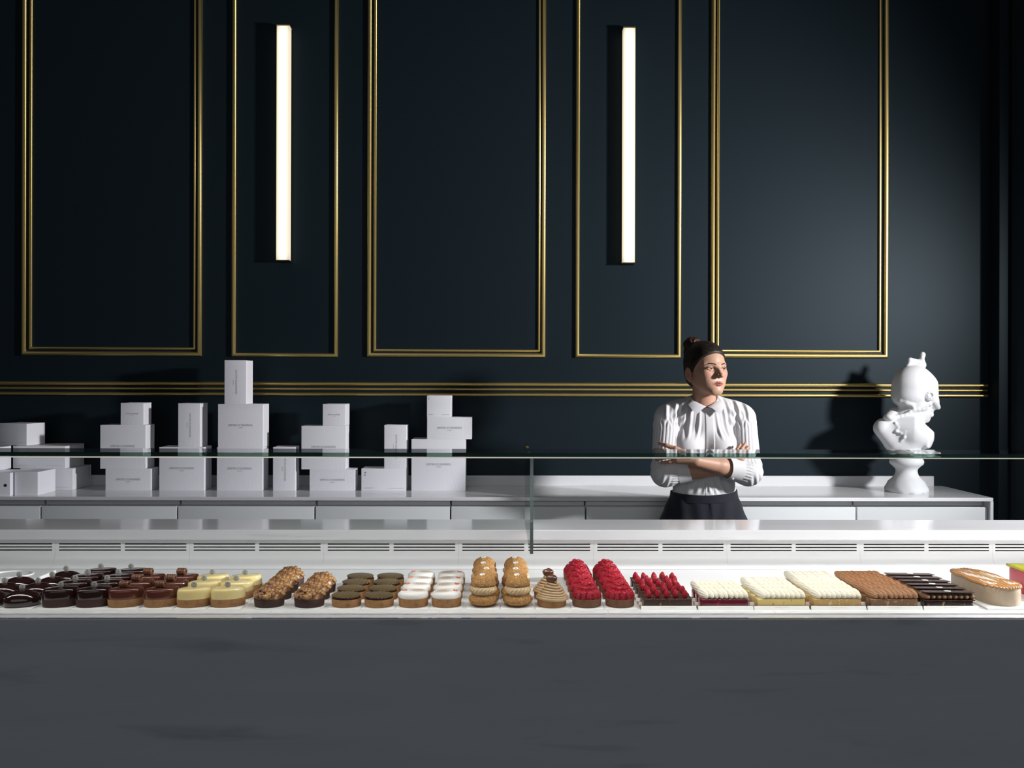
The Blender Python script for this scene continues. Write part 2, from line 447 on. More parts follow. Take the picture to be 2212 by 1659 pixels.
# wall lamps
def diffuser_mat():
    m = emit('warm_opal_diffuser', (1.0, 0.80, 0.50), 1.0)
    nt = m.node_tree; b = nt.nodes['Principled BSDF']
    tc = nt.nodes.new('ShaderNodeTexCoord'); sp = nt.nodes.new('ShaderNodeSeparateXYZ'); nt.links.new(tc.outputs['Object'], sp.inputs[0])
    def mr(src, f0, f1, t0, t1):
        r = nt.nodes.new('ShaderNodeMapRange'); r.interpolation_type = 'SMOOTHSTEP'
        for i, v in enumerate((f0, f1, t0, t1)): r.inputs[i+1].default_value = v
        nt.links.new(src, r.inputs[0]); return r.outputs[0]
    ab = nt.nodes.new('ShaderNodeMath'); ab.operation = 'ABSOLUTE'; nt.links.new(sp.outputs[0], ab.inputs[0])
    az = nt.nodes.new('ShaderNodeMath'); az.operation = 'ABSOLUTE'; nt.links.new(sp.outputs[2], az.inputs[0])
    mu = nt.nodes.new('ShaderNodeMath'); mu.operation = 'MULTIPLY'
    nt.links.new(mr(ab.outputs[0], 0.006, 0.034, 1.0, 0.45), mu.inputs[0]); nt.links.new(mr(az.outputs[0], 0.55, 0.615, 1.0, 0.62), mu.inputs[1])
    m2 = nt.nodes.new('ShaderNodeMath'); m2.operation = 'MULTIPLY'; m2.inputs[1].default_value = 1.75
    nt.links.new(mu.outputs[0], m2.inputs[0]); nt.links.new(m2.outputs[0], b.inputs['Emission Strength'])
    b.inputs['Emission Color'].default_value = (1.0, 0.86, 0.62, 1)
    return m
M['lamp'] = diffuser_mat()
def sconce(x0, x1, y0, y1, label):
    d = 0.060; F = WALL - d
    A = at(x0, y0, F); B = at(x1, y1, F)
    cx = (A.x+B.x)/2; cz = (A.z+B.z)/2; hx = (B.x-A.x)/2; hz = (A.z-B.z)/2
    t = thing('wall_sconce', label, 'wall lamp', (cx, WALL - 0.001, cz), 0, 'bar lamps on the back wall')
    mb = MB(); mb.box(-hx*.9, hx*.9, -0.018, 0, -hz*.99, hz*.99)
    mb.build('housing', M['dark'], t)
    mb = MB(); mb.rbox(-hx, hx, -d, -0.018, -hz + .006, hz - .006, 0.004, 0.001)
    mb.build('diffuser', M['lamp'], t)
    for s, nm in ((1, 'end_cap'), (-1, 'end_cap')):
        z = s*(hz - .003)
        MB().box(-hx, hx, -d - .001, 0, z - .003, z + .003).build(nm, M['gold'] if s > 0 else M['dark'], t)
sconce(597.5, 624.5, 53, 564, 'glowing upright bar lamp in the gilt panel above the tall white box tower')
sconce(1346.5, 1371.5, 58, 569.5, 'glowing upright bar lamp in the gilt panel nearest the woman')

# ------------------------------------------------------------------ back counter
BZ = CAMZ - 0.533; BF = 4.30
bx1 = at(2146, 1076, BF).x
wt = thing('back_worktop', 'long white marble worktop carrying the boxes and the bust', 'worktop', (0, BF, BZ))
wt.location = (0, 0, 0)
mb = MB(); mb.rbox(-2.9, bx1, BF, WALL - .001, BZ - .017, BZ, .003, .002); mb.build('top', M['marble'], wt)
MB().box(bx1 - .014, bx1, BF, WALL - .001, 0.0, BZ - .017).build('side_panel', M['lacquer'], wt)
bs1 = at(2017.5, 1030, 4.775).x
tag(MB().rbox(-2.9, bs1, 4.775, WALL - .001, BZ, BZ + .052, .001, .001).build('backsplash', M['marble']),
    'low white marble upstand along the dark wall', 'backsplash')
seams = [at(x, 1100, BF + .02).x for x in (-205, 88, 383, 680, 973, 1265, 1558, 1850)] + [bx1 - .014]
names = ['white drawer unit under the pile of plain flat boxes', 'white drawer unit under the stack of three boxes with the smallest on top', 'white drawer unit under the tallest box tower and the lone upright box',
         'white drawer unit under the emblem box and the stepped stack', 'white drawer unit beside the largest box, half in shadow', 'shadowed white drawer unit partly hidden by the woman',
         'brightly lit white drawer unit between the woman and the bust', 'white drawer unit at the end of the worktop, under the bust']
for i in range(8):
    x0, x1 = seams[i] + .0015, seams[i+1] - .0015
    t = thing('drawer_cabinet', names[i], 'cabinet', (x0, BF + .02, 0), 0, 'drawer units of the back counter')
    L = x1 - x0
    mb = MB(); mb.box(0, L, .075, WALL - BF - .03, 0.08, BZ - .018)
    mb.box(.003, L-.003, .045, .075, BZ - .045, BZ - .018); mb.build('body', M['lacquer'], t)
    MB().box(0, L, .08, .09, 0, .08).build('plinth', M['cavity'], t)
    MB().rbox(.002, L - .002, 0, .02, BZ - .45, BZ - .047, .002, .0015).build('drawer', M['lacquer'], t)
    MB().rbox(.002, L - .002, 0, .02, .085, BZ - .454, .002, .0015).build('drawer', M['lacquer'], t)
    MB().box(.01, L - .01, .02, .074, BZ - .44, BZ - .06).build('drawer_box', M['lacquer'], t)

# ------------------------------------------------------------------ display counter
DZ = CAMZ - 0.570            # deck of the case
XL, XR = -1.75, 1.85
dc = thing('display_counter', 'long white marble pastry counter with glass screen and vented case', 'counter', (0, 0, 0))
MB().rbox(XL, XR, 2.243, 2.277, 0.05, DZ - .0012, .003, .0025).build('front_panel', M['marble_face'], dc)
MB().box(XL, XR, 2.2438, 2.2765, DZ - .0012, DZ).build('polished_edge', M['satin_marble'], dc)
MB().box(XL, XR, 2.26, 2.8, 0.0, 0.05).build('plinth', M['cavity'], dc)
# deck with a raised front rim
mb = MB()
mb.box(XL, XR, 2.281, 2.90, DZ - .02, DZ)
mb.build('deck', M['white'], dc)
MB().box(XL, XR, 2.277, 2.281, DZ - .02, DZ - .003).build('joint', M['seam'], dc)
pan = [115, 407, 698, 990, 1283, 1572, 1861, 2148]
sx = [at(p, 1180, 2.86).x for p in pan]; sp_ = (sx[-1]-sx[0])/7
sx = [sx[0] - sp_] + sx + [sx[-1] + sp_]
for i in range(len(sx) - 1):       # grooved rim pieces
    x0, x1 = max(sx[i] - .0194, XL), min(sx[i+1] - .0206, XR)
    mb = MB(); z = DZ; h = .0025
    mb.rbox(x0, x1, 2.283, 2.294, z, z + h, .001, .0006); mb.rbox(x0, x1, 2.2975, 2.3135, z, z + h, .001, .0006)
    mb.box(x0, x0 + .03, 2.29, 2.30, z, z + h - .0002); mb.box(x1 - .03, x1, 2.29, 2.30, z, z + h - .0002)
    mb.build('rim', M['white'], dc)
# vented back panels: real slots over a dark duct
PY = 2.872; zt = CAMZ - .482
slots_py = [1175.6, 1182.2, 1188.8]
sz = [at(1084, p, PY).z for p in slots_py]; sh = .0019
for i in range(len(sx) - 1):
    x0, x1 = max(sx[i] + .00015, XL), min(sx[i+1] - .00015, XR); L = x1 - x0
    mb = MB()
    g0, g1, g2, g3 = x0 + L*.028, x0 + L*.487, x0 + L*.517, x0 + L*.976
    top, bot = sz[0] + .006, sz[2] - .006
    th = .0016
    mb.box(x0, x1, PY, PY + th, top, zt)
    for a, b in ((x0, g0), (g1, g2), (g3, x1)): mb.box(a, b, PY, PY + th, bot, top)
    for a, b in ((g0, g1), (g2, g3)):
        zz = [top] + [q for z in sz for q in (z + sh, z - sh)] + [bot]
        for k in range(0, 8, 2): mb.box(a, b, PY, PY + th, zz[k+1], zz[k])
    # plain lower part with the cove down to the deck
    r = .042; prof = [(PY, bot), (PY, DZ + r)]
    for k in range(1, 9):
        t = PI/2*k/8; prof.append((PY - r + r*math.cos(t), DZ + .0006 + r - r*math.sin(t)))
    prof2 = [(y + th, z - .0004 if z < DZ + r else z) for y, z in prof]
    vs = [(x, y, z) for x in (x0, x1) for y, z in prof]; n = len(prof)
    mb.add(vs, [(k, n + k, n + k + 1, k + 1) for k in range(n - 1)])
    mb.build('vent_panel', M['white'], dc, ang=.5)
MB().box(XL, XR, PY + .05, PY + .055, DZ, zt).build('duct', M['cavity'], dc)
LZ = CAMZ - .4505
MB().rbox(XL, XR, 2.83, 3.05, LZ - .031, LZ, .004, .003).build('service_ledge', M['marble'], dc)
MB().box(XL, XR, 2.93, 3.03, .05, LZ - .031).build('rear_body', M['lacquer'], dc)
# glass
GZ = CAMZ - .1719
mb = MB(); GR = 2.4635; dz_ = -.0268*(GR - 2.25)       # the shelf falls slightly to the rear
mb.add([(x, y, z + (dz_ if y > 2.4 else 0)) for z in (GZ - .010, GZ) for x, y in ((XL, 2.25), (XR, 2.25), (XR, GR), (XL, GR))],
       [(0, 3, 2, 1), (4, 5, 6, 7), (0, 1, 5, 4), (1, 2, 6, 5), (2, 3, 7, 6), (3, 0, 4, 7)]); mb.m[2] = 1
mb.build('glass_shelf', [M['glass'], M['gedge']], dc, smooth=False)
MB().box(XL, XR, 2.2515, 2.262, GZ - .0128, GZ - .0102).build('light_profile', M['light_line'], dc)
fx = at(1148.5, 1100, 2.434).x
mb = MB(); mb.box(fx - .0043, fx + .0043, 2.434, 2.98, LZ + .0006, GZ - .0205 - .0075, 0, 1); mb.build('glass_fin', [M['glass'], M['fin_edge']], dc, smooth=False)
# leaning front pane, joined at the fin
y0, z0, y1, z1 = 2.2435, DZ + .0003, 2.2435, GZ
for a, b in ((XL, fx - .0006), (fx + .0006, XR)):
    th = .006
    vs = [(x, y + dy, z) for x in (a, b) for (y, z) in ((y0, z0), (y1, z1)) for dy in (0, th)]
    MB().add(vs, [(0, 4, 6, 2), (1, 3, 7, 5), (0, 2, 3, 1), (4, 5, 7, 6), (0, 1, 5, 4), (2, 6, 7, 3)]).build('front_pane', M['pane'], dc, smooth=False)
# ------------------------------------------------------------------ cardboard boxes on the back counter
def logo(mb, s):
    """two facing hooked strokes, upright, height s, facing -Y"""
    for sg in (1, -1):
        pts = []
        for k in range(9):
            t = math.radians(200 - 240*k/8)
            pts.append((sg*(0.16*math.cos(t))*s, 0, sg*(0.24 + 0.16*math.sin(t))*s))
        pts.append((sg*-0.02*s, 0, sg*0.02*s))
        mb.tube(pts, [s*(.02 + .045*math.sin(PI*k/9)) for k in range(10)], 6)
    return mb
_logo = {}
def logo_part(s, loc, parent, m, name='emblem'):
    k = (round(s, 4), m.name)
    if k not in _logo:
        b = MB(); logo(b, s); b.v = [(x, y*.15, z) for x, y, z in b.v]; _logo[k] = b.mesh('emblem', m)
    o = bpy.data.objects.new(name, _logo[k]); C.objects.link(o); o.parent = parent; o.location = loc; return o

def carton(label, x0, x1, H, D, Y, z, art, rz=0.0, ink='ink', group='pastry boxes on the back counter', name='pastry_box'):
    A = at(x0, 960, Y); B = at(x1, 960, Y); W = B.x - A.x
    t = thing(name, label, 'box', ((A.x + B.x)/2, Y, z), rz, group)
    h = W/2
    # sleeve body, a hair smaller than its front and back panels, slightly bowed
    mb = MB(); mb.rbox(-h + .0012, h - .0012, .003, D - .003, .0003, H - .0008, .002, .001); mb.build('body', M['paper'], t)
    fm = M['paper'] if art in ('logo', 'plain') else M['fan']
    mb = MB(); mb.rbox(-h, h, 0, .0032, 0, H, .0012, .0007); mb.build('front_panel', fm, t)
    mb = MB(); mb.rbox(-h, h, D - .0032, D, 0, H, .0012, .0007); mb.build('back_panel', M['paper'], t)
    mb = MB(); mb.box(h - .0013, h - .0004, D*.16, D*.90, .002, H - .002); mb.build('side_flap', M['paper'], t)
    I = M[ink]
    if art == 'name':
        cz = H*.515
        text_part('DIMITRIS ECONOMIDES', min(.118, W*.545), .0100 if W > .16 else .006, (0, -.0004, cz), t, I)
        text_part('ATHENS', min(.023, W*.11), .0042 if W > .16 else .003, (0, -.0004, cz - (.0125 if W > .16 else .0075)), t, I)
    elif art == 'tall':
        text_part('DIMITRIS ECONOMIDES', .117, .0085, (W*.04, -.0004, H*.5), t, I, turn=PI/2)
        text_part('ATHENS', .023, .0042, (W*.04 - .0135, -.0004, H*.5), t, I, turn=PI/2)
    elif art == 'logo':
        s = .021 if W > .16 else .012
        logo_part(s, (-h + W*.085, -.0006, H - s*1.25), t, I)
        text_part('THE PASTRITECT', W*.21, .0040, (-h + W*.165, -.0004, H*.13), t, I)
        text_part('dimitriseconomides.com', W*.31, .0036, (h - W*.215, -.0004, H*.13), t, I)
    return t, z + H
U = 4.54/FPX
Y0 = 4.54
S = 'white box'
z = BZ
_, z = carton('half-height white box at the bottom of the stack with the small cube on top', 228, 326, 47.2*U, .10, Y0, z, 'name')
_, z = carton('white box with name low on its face, middle of the small-cube stack', 216.5, 314.5, 94*U, .115, Y0, z, 'name')
_, z = carton('small white box topping the three-box stack nearest the flat boxes', 260.4, 310, 47.5*U, .10, Y0, z, 'name')
_, z = carton('square white box carrying an upright box whose side is half shaded', 344, 441, 94*U, .115, Y0, BZ, 'name')
_, z = carton('upright white box standing on the square box beside the tallest tower', 384.7, 432, 94.3*U, .115, Y0, z, 'tall')
_, z = carton('square white box at the base of the tallest tower', 468.5, 567, 93.3*U, .115, Y0, BZ, 'name')
_, z = carton('square white box in the middle of the tallest tower', 470.8, 568, 93.3*U, .115, Y0, z, 'name')
_, z = carton('upright white box crowning the tallest tower', 484.5, 531.5, 94.8*U, .120, Y0, z, 'tall')
carton('lone upright white box on the worktop between two stacks', 589.8, 637.8, 94.5*U, .09, Y0, BZ, 'tall')
_, z = carton('half-height white box at the foot of the stack beside the lone upright box', 669, 767, 46.5*U, .09, Y0, BZ, 'name')
_, z = carton('white box with name behind the glass edge, middle of the three-box stack', 651, 747, 93.7*U, .10, Y0, z, 'name')
_, z = carton('small white box on top of the stack beside the lone upright box', 697, 746, 47*U, .12, Y0, z, 'name')
_, z = carton('half-height white box with small emblem, under the upright box by the largest box', 780.7, 877.5, 48.3*U, .11, Y0, BZ, 'logo')
_, z = carton('upright white box standing on the emblem box by the largest box', 830, 878, 94*U, .09, Y0, z, 'tall')
_, z = carton('largest white box, standing nearest the woman', 888.8, 1005.5, 112*U, .13, Y0, BZ, 'name')
_, z = carton('half-height white box overhanging the largest box', 922.4, 1019, 47.2*U, .10, Y0, z, 'name')
_, z = carton('small white box with tiny emblem, topmost above the largest box', 922, 974, 47*U, .13, Y0, z, 'logo')
_, z = carton('flat white box on the worktop, bottom of the wide flat pair', 44, 157, 46.5*4.56/FPX, .205, 4.56, BZ, 'logo', ink='goldink', name='flat_box')
_, z2 = carton('wide flat white box resting on another flat box', 28, 141, 48*4.56/FPX, .205, 4.56, z, 'logo', ink='goldink', name='flat_box')
t, _ = carton('turned white box sitting on top of the wide flat pair', -6, 62, 48*U, .13, 4.60, z2, 'logo', rz=math.radians(-12), ink='goldink')
carton('plain small white box standing out in front of the flat pair', 31.7, 82, .110, .17, 4.34, BZ, 'plain')
hb, z = carton('white box with a round dark hole at the very end of the worktop', -85, 22, .108, .17, 4.315, BZ, 'plain')
MB().oval([(1, 0), (1, .0006)], .007, .007, n=20).xf(Matrix.Translation((.092, -.0002, .05)) @ Matrix.Rotation(PI/2, 4, 'X')).build('hole', M['cavity'], hb)
carton('white box lying on the box with the round hole', -120, -25, .11, .20, 4.33, z, 'plain')
# ------------------------------------------------------------------ pastries
TZ = DZ + .0022               # top of the white cards
CW = .0825
def mm(name, *a, **k): M[name] = mat(name, *a, **k)
mm('tan_shortcrust', (0.34, 0.165, 0.058), 0.7, noise=[(90, .45, .75, (.20, .085, .028), 4), (400, .55, .8, (.45, .25, .10), 2)], bump=(500, .35, .0015))
mm('cocoa_shortcrust', (0.040, 0.014, 0.009), 0.6, noise=[(200, .5, .8, (.075, .03, .018), 3)], bump=(500, .35, .0015))
mm('brown_shortcrust', (0.16, 0.07, 0.032), 0.7, noise=[(120, .45, .75, (.09, .035, .016), 4)], bump=(500, .35, .0015))
mm('dark_mirror_glaze', (0.020, 0.0060, 0.0045), 0.06, spec=.6, coat=.7)
mm('milk_chocolate_glaze', (0.090, 0.024, 0.013), 0.08, spec=.5, coat=.6)
mm('vanilla_glaze', (0.80, 0.64, 0.27), 0.15, spec=.5, coat=.5, noise=[(14, .4, .7, (.82, .72, .42), 2)], sss=.15)
mm('grey_tag', (0.36, 0.35, 0.32), 0.35)
mm('white_tag', (0.82, 0.82, 0.81), 0.4)
mm('milk_chocolate', (0.17, 0.070, 0.034), 0.40, noise=[(60, .4, .7, (.115, .045, .022), 2)])
mm('dark_chocolate', (0.032, 0.013, 0.0085), 0.32, spec=.5)
mm('chocolate_pearls', (0.045, 0.015, 0.010), 0.12, spec=.6, coat=.5)
mm('caramel_nuts', (0.40, 0.20, 0.065), 0.35, noise=[(70, .42, .62, (.16, .06, .022), 3), (150, .56, .74, (.60, .40, .20), 3)], coat=.35, bump=(300, .3, .002))
mm('craquelin', (0.56, 0.285, 0.085), 0.75, noise=[(300, .42, .66, (.27, .13, .042), 4), (380, .56, .78, (.66, .42, .19), 2)], bump=(260, 1.0, .006))
mm('praline_cream', (0.60, 0.43, 0.235), 0.4, sss=.1)
mm('brown_cream', (0.20, 0.085, 0.04), 0.4)
mm('chestnut_cream', (0.48, 0.33, 0.185), 0.4, sss=.1)
mm('candied_chestnut', (0.085, 0.030, 0.015), 0.18, coat=.6, noise=[(60, .4, .7, (.15, .06, .03), 3)])
mm('raspberry_red', (0.42, 0.010, 0.028), 0.28, spec=.5, sss=.15, noise=[(60, .4, .7, (.30, .006, .020), 2)])
mm('whipped_cream', (0.86, 0.82, 0.68), 0.45, sss=.1)
mm('yellow_cream', (0.86, 0.80, 0.56), 0.45, sss=.1)
mm('milk_choc_cream', (0.36, 0.175, 0.082), 0.45)
mm('cocoa_cream', (0.26, 0.135, 0.07), 0.45)
mm('dark_rocher', (0.058, 0.027, 0.017), 0.35, noise=[(75, .66, .72, (.45, .26, .10), 3)], bump=(130, .5, .003))
mm('black_rocher', (0.030, 0.012, 0.009), 0.25, noise=[(85, .63, .70, (.50, .32, .12), 3)], bump=(110, .6, .004))
mm('berry_glaze', (0.135, 0.008, 0.018), 0.22, coat=.4, noise=[(80, .64, .7, (.35, .02, .03), 3)])
mm('lemon_rocher', (0.70, 0.54, 0.20), 0.35, noise=[(70, .62, .7, (.55, .22, .08), 3)], bump=(120, .3, .002))
mm('caramel_rocher', (0.50, 0.32, 0.12), 0.35, noise=[(75, .60, .70, (.72, .55, .28), 3)], bump=(130, .5, .003))
mm('hazel_rocher', (0.19, 0.10, 0.052), 0.38, noise=[(90, .60, .68, (.46, .29, .13), 3)], bump=(130, .5, .003))
mm('greige_rocher', (0.38, 0.295, 0.205), 0.42, noise=[(50, .66, .74, (.75, .64, .44), 3)], bump=(60, .4, .003))
mm('caramel_piping', (0.43, 0.215, 0.075), 0.4)
mm('icing_sugar', (0.80, 0.74, 0.70), 0.7, noise=[(300, .45, .65, (.60, .48, .40), 2)])
mm('gold_flakes', (0.52, 0.37, 0.14), 0.45, metal=.3, noise=[(700, .45, .6, (.30, .20, .08), 2)], bump=(900, .8, .002))
mm('gold_board', (0.42, 0.20, 0.055), 0.25, metal=.7)
mm('pink_rocher', (0.50, 0.06, 0.085), 0.4, noise=[(50, .6, .7, (.35, .03, .05), 3)])
mm('lime_cream', (0.55, 0.55, 0.06), 0.4)
mm('orange_petals', (0.78, 0.20, 0.10), 0.5)
mm('butter_filling', (0.75, 0.62, 0.36), 0.5)
def disc_mat():
    m = mat('gold_printed_chocolate', (0.036, 0.018, 0.012), 0.35); nt = m.node_tree; b = nt.nodes['Principled BSDF']
    tc = nt.nodes.new('ShaderNodeTexCoord'); mp = nt.nodes.new('ShaderNodeMapping'); mp.inputs['Scale'].default_value = (260, 150, 0); mp.inputs['Rotation'].default_value = (0, 0, .35)
    vo = nt.nodes.new('ShaderNodeTexVoronoi'); vo.voronoi_dimensions = '2D'; vo.inputs['Randomness'].default_value = .25; vo.inputs['Scale'].default_value = 1.0
    r = nt.nodes.new('ShaderNodeMapRange'); r.inputs[1].default_value = .20; r.inputs[2].default_value = .30; r.inputs[3].default_value = 1; r.inputs[4].default_value = 0
    x = nt.nodes.new('ShaderNodeMix'); x.data_type = 'RGBA'; x.inputs[6].default_value = (.036, .018, .012, 1); x.inputs[7].default_value = (.50, .36, .13, 1)
    nt.links.new(tc.outputs['Object'], mp.inputs[0]); nt.links.new(mp.outputs[0], vo.inputs['Vector']); nt.links.new(vo.outputs['Distance'], r.inputs[0])
    nt.links.new(r.outputs[0], x.inputs[0]); nt.links.new(x.outputs[2], b.inputs['Base Color']); return m
M['disc'] = disc_mat()
def meringue_mat():
    m = mat('toasted_meringue', (0.86, 0.84, 0.80), 0.45, sss=.1); nt = m.node_tree; b = nt.nodes['Principled BSDF']
    L = nt.links.new
    tc = nt.nodes.new('ShaderNodeTexCoord'); mp = nt.nodes.new('ShaderNodeMapping'); mp.inputs['Location'].default_value = (-.012, -.003, 0); mp.inputs['Scale'].default_value = (1, 1.25, 0)
    ln = nt.nodes.new('ShaderNodeVectorMath'); ln.operation = 'LENGTH'
    s1 = nt.nodes.new('ShaderNodeMath'); s1.operation = 'MULTIPLY'; s1.inputs[1].default_value = 2*PI/.0052
    s2 = nt.nodes.new('ShaderNodeMath'); s2.operation = 'SINE'
    r1 = nt.nodes.new('ShaderNodeMapRange'); r1.inputs[1].default_value = -.7; r1.inputs[2].default_value = .6
    r2 = nt.nodes.new('ShaderNodeMapRange'); r2.inputs[1].default_value = .012; r2.inputs[2].default_value = .027; r2.inputs[3].default_value = 1; r2.inputs[4].default_value = 0
    nz = nt.nodes.new('ShaderNodeTexNoise'); nz.inputs['Scale'].default_value = 60
    mu = nt.nodes.new('ShaderNodeMath'); mu.operation = 'MULTIPLY'; m2 = nt.nodes.new('ShaderNodeMath'); m2.operation = 'MULTIPLY'
    x = nt.nodes.new('ShaderNodeMix'); x.data_type = 'RGBA'; x.inputs[6].default_value = (.86, .84, .80, 1); x.inputs[7].default_value = (.36, .165, .04, 1)
    L(tc.outputs['Object'], mp.inputs[0]); L(mp.outputs[0], ln.inputs[0]); L(ln.outputs['Value'], s1.inputs[0]); L(s1.outputs[0], s2.inputs[0]); L(s2.outputs[0], r1.inputs[0]); L(ln.outputs['Value'], r2.inputs[0])
    L(r1.outputs[0], mu.inputs[0]); L(r2.outputs[0], mu.inputs[1]); L(tc.outputs['Object'], nz.inputs['Vector']); L(mu.outputs[0], m2.inputs[0]); L(nz.outputs['Fac'], m2.inputs[1])
    L(m2.outputs[0], x.inputs[0]); L(x.outputs[2], b.inputs['Base Color'])
    for l_ in list(m2.inputs[1].links): nt.links.remove(l_)
    m2.inputs[1].default_value = .95
    a1 = nt.nodes.new('ShaderNodeMapRange'); a1.inputs[3].default_value = .22; L(r1.outputs[0], a1.inputs[0]); L(a1.outputs[0], mu.inputs[0])
    return m
M['meringue'] = meringue_mat()

rnd = random.Random(3)
SHELL = [(.90, 0), (.955, .001), (.97, .004), (1.0, .0185), (.985, .0198), (.93, .0195), (.91, .016)]
def shell(t, a, b, m, h=1.0, flare=1.0):
    MB().oval([(r if i < 2 else r*flare, z*h) for i, (r, z) in enumerate(SHELL)], a, b, fn=lambda q, z, r: 1 + .006*math.sin(9*q + 40*z)).build('tart_shell', M[m], t)
def tag_part(t, x, y, z, m='grey_tag', r=.0078):
    o = MB().oval([(.9, -.0009), (1, -.0005), (1, .0005), (.9, .0009)], r, r, n=24).xf(Matrix.Translation((x, y, z)) @ Matrix.Rotation(PI/2, 4, 'X')).build('chocolate_tag', M[m], t)
    logo_part(r*1.35, (x, y - .0011, z), o, M['ink'])
    return o
def flat_tag(t, x, y, z, r=.0078, tilt=(0, 0)):
    o = MB().oval([(.9, 0), (1, .0004), (1, .0011), (.9, .0015)], r, r*1.0, n=24).build('white_tag', M['white_tag'], t)
    o.location = (x, y, z); o.rotation_euler = (tilt[0], tilt[1], 0)
    e = logo_part(r*1.1, (0, -.0005, .0017), o, M['ink']); e.rotation_euler = (-PI/2*.98, 0, .5)
    return o
OA, OB = .0435, .0285          # half axes of the oval moulds
ORZ = math.radians(24)
GL = [(.985, .0195), (1.0, .0215), (1.0, .026), (.985, .036), (.965, .0405), (.93, .0432), (.86, .0448), (.5, .0452), (.02, .0452)]
def glazed(label, sh, gl, group):
    t = thing('oval_tart', label, 'tart', (0, 0, 0), ORZ, group)
    shell(t, OA, OB, sh)
    MB().oval(GL, OA*.985, OB*.985, fn=lambda q, z, r: 1 + .010*math.sin(3*q + 1)*(1 if .02 < z < .03 else 0), cap0=False).build('glaze', M[gl], t, ang=1.5)
    return t
def upright(o, rz):            # keep tags facing the shop although the oval is turned
    return o
def p_dome():
    t = thing('chocolate_dome', '', 'cake', (0, 0, 0), ORZ, 'dark oval chocolate domes')
    pr = [(.80, 0), (.93, .0015), (.99, .006), (1, .011)]
    for k in range(1, 15):
        a = PI/2*k/14; pr.append((max(.02, math.cos(a)**.92), .011 + .029*math.sin(a)))
    MB().oval(pr, .0445, .031).build('dome', M['dark_mirror_glaze'], t, ang=2)
    o = tag_part(t, 0, 0, .0462); o.rotation_euler = (0, 0, -ORZ)
    return t
def p_dark():
    t = glazed('', 'cocoa_shortcrust', 'dark_mirror_glaze', 'dark glazed oval tarts')
    o = tag_part(t, 0, 0, .0525); o.rotation_euler = (0, 0, -ORZ); return t
def p_milk():
    t = glazed('', 'tan_shortcrust', 'milk_chocolate_glaze', 'milk chocolate glazed oval tarts')
    mb = MB(); n = 36; rings = []
    for i in range(29):
        x = -.0125 + .025*i/28; e = min(1, (min(i, 28 - i) + 2)/5)
        r = (.0082 + .0016*abs(math.sin(PI*i/28*4)))*(.75 + .25*e)
        rings.append([(x, r*math.cos(2*PI*j/n + .12*i), r*math.sin(2*PI*j/n + .12*i)) for j in range(n)])
    rings.append([(.0125, .6*y, .6*z) for _, y, z in rings[-1]]); rings.append([(.002, .5*y, .5*z) for _, y, z in rings[-1]])
    mb.loft(rings)
    o = mb.build('chocolate_curl', M['milk_chocolate'], t); o.location = (-.003, .002, .0535); o.rotation_euler = (0, 0, -ORZ + math.radians(-8)); return t
def p_vanilla():
    t = glazed('', 'tan_shortcrust', 'vanilla_glaze', 'pale yellow glazed oval tarts')
    o = tag_part(t, -.002, .001, .0515); o.rotation_euler = (0, 0, -ORZ); return t
def p_nut():
    t = thing('nut_tartlet', '', 'tart', (0, 0, 0), .3, 'caramelised nut tartlets')
    shell(t, .0380, .0345, 'cocoa_shortcrust')
    mb = MB(); r = random.Random(5)
    mb.oval([(.9, .016), (.93, .022), (.78, .034), (.45, .043), (.02, .046)], .0380, .0345, n=30)
    for k in range(150):
        a = r.uniform(0, 2*PI); q = math.sqrt(r.random()); R = q*.0355
        z = .021 + .026*math.cos(q*1.35)**.9
        s = r.uniform(.0030, .0072)
        mb.ell((R*math.cos(a), R*math.sin(a)*.92, z), (s*r.uniform(.9, 1.5), s, s*r.uniform(.6, 1)), 7, 5, rot=Matrix.Rotation(r.uniform(0, 6), 3, (r.random(), r.random(), r.random())),
               fn=lambda d, s_=r.random()*9: 1 + .22*math.sin(5*d.x + s_)*math.sin(4*d.y + s_))
    o = mb.build('nut_topping', M['caramel_nuts'], t, ang=1.3); o['kind'] = 'stuff'; return t
def p_disc():
    t = thing('chocolate_disc_tart', '', 'tart', (0, 0, 0), math.radians(8), 'tarts under printed chocolate discs')
    shell(t, .0375, .0335, 'tan_shortcrust')
    MB().oval([(.9, .017), (.9, .0205), (.02, .0205)], .0375, .0335).build('ganache', M['dark_chocolate'], t)
    mb = MB()
    for k in range(34): mb.ell((.0325*math.cos(2*PI*k/34), .0286*math.sin(2*PI*k/34), .0225), (.0027,)*3, 8, 6)
    mb.build('chocolate_pearls', M['chocolate_pearls'], t, ang=2)
    o = MB().oval([(.97, 0), (1, .0006), (1, .0018), (.97, .0024), (.02, .0024)], .037, .0325).build('chocolate_disc', M['disc'], t)
    o.location = (-.001, 0, .0252); o.rotation_euler = (math.radians(2.5), math.radians(1.0), 0); return t
def p_meringue(flip):
    t = thing('meringue_tart', '', 'tart', (0, 0, 0), math.radians(10) + (PI if flip else 0), 'toasted meringue tarts')
    shell(t, .038, .033, 'tan_shortcrust', 1.1)
    MB().oval([(.90, .018), (.965, .0212), (.99, .0252), (.98, .0300), (.935, .0340), (.83, .0364), (.5, .0378), (.02, .0380)], .038, .033, fn=lambda q, z, r: 1 + .008*math.sin(4*q), cap0=False).build('meringue', M['meringue'], t, ang=2)
    mb = MB(); r = random.Random(2)
    for k in range(6):
        a = k*1.05; mb.ell((-.0215 + .0045*math.cos(a), .006 + .004*math.sin(a), .0380 + .001*(k % 2)), (.0036, .0019, .0010), 8, 5, rot=Matrix.Rotation(a, 3, 'Z'))
    mb.build('flower_petals', M['orange_petals'], t); return t
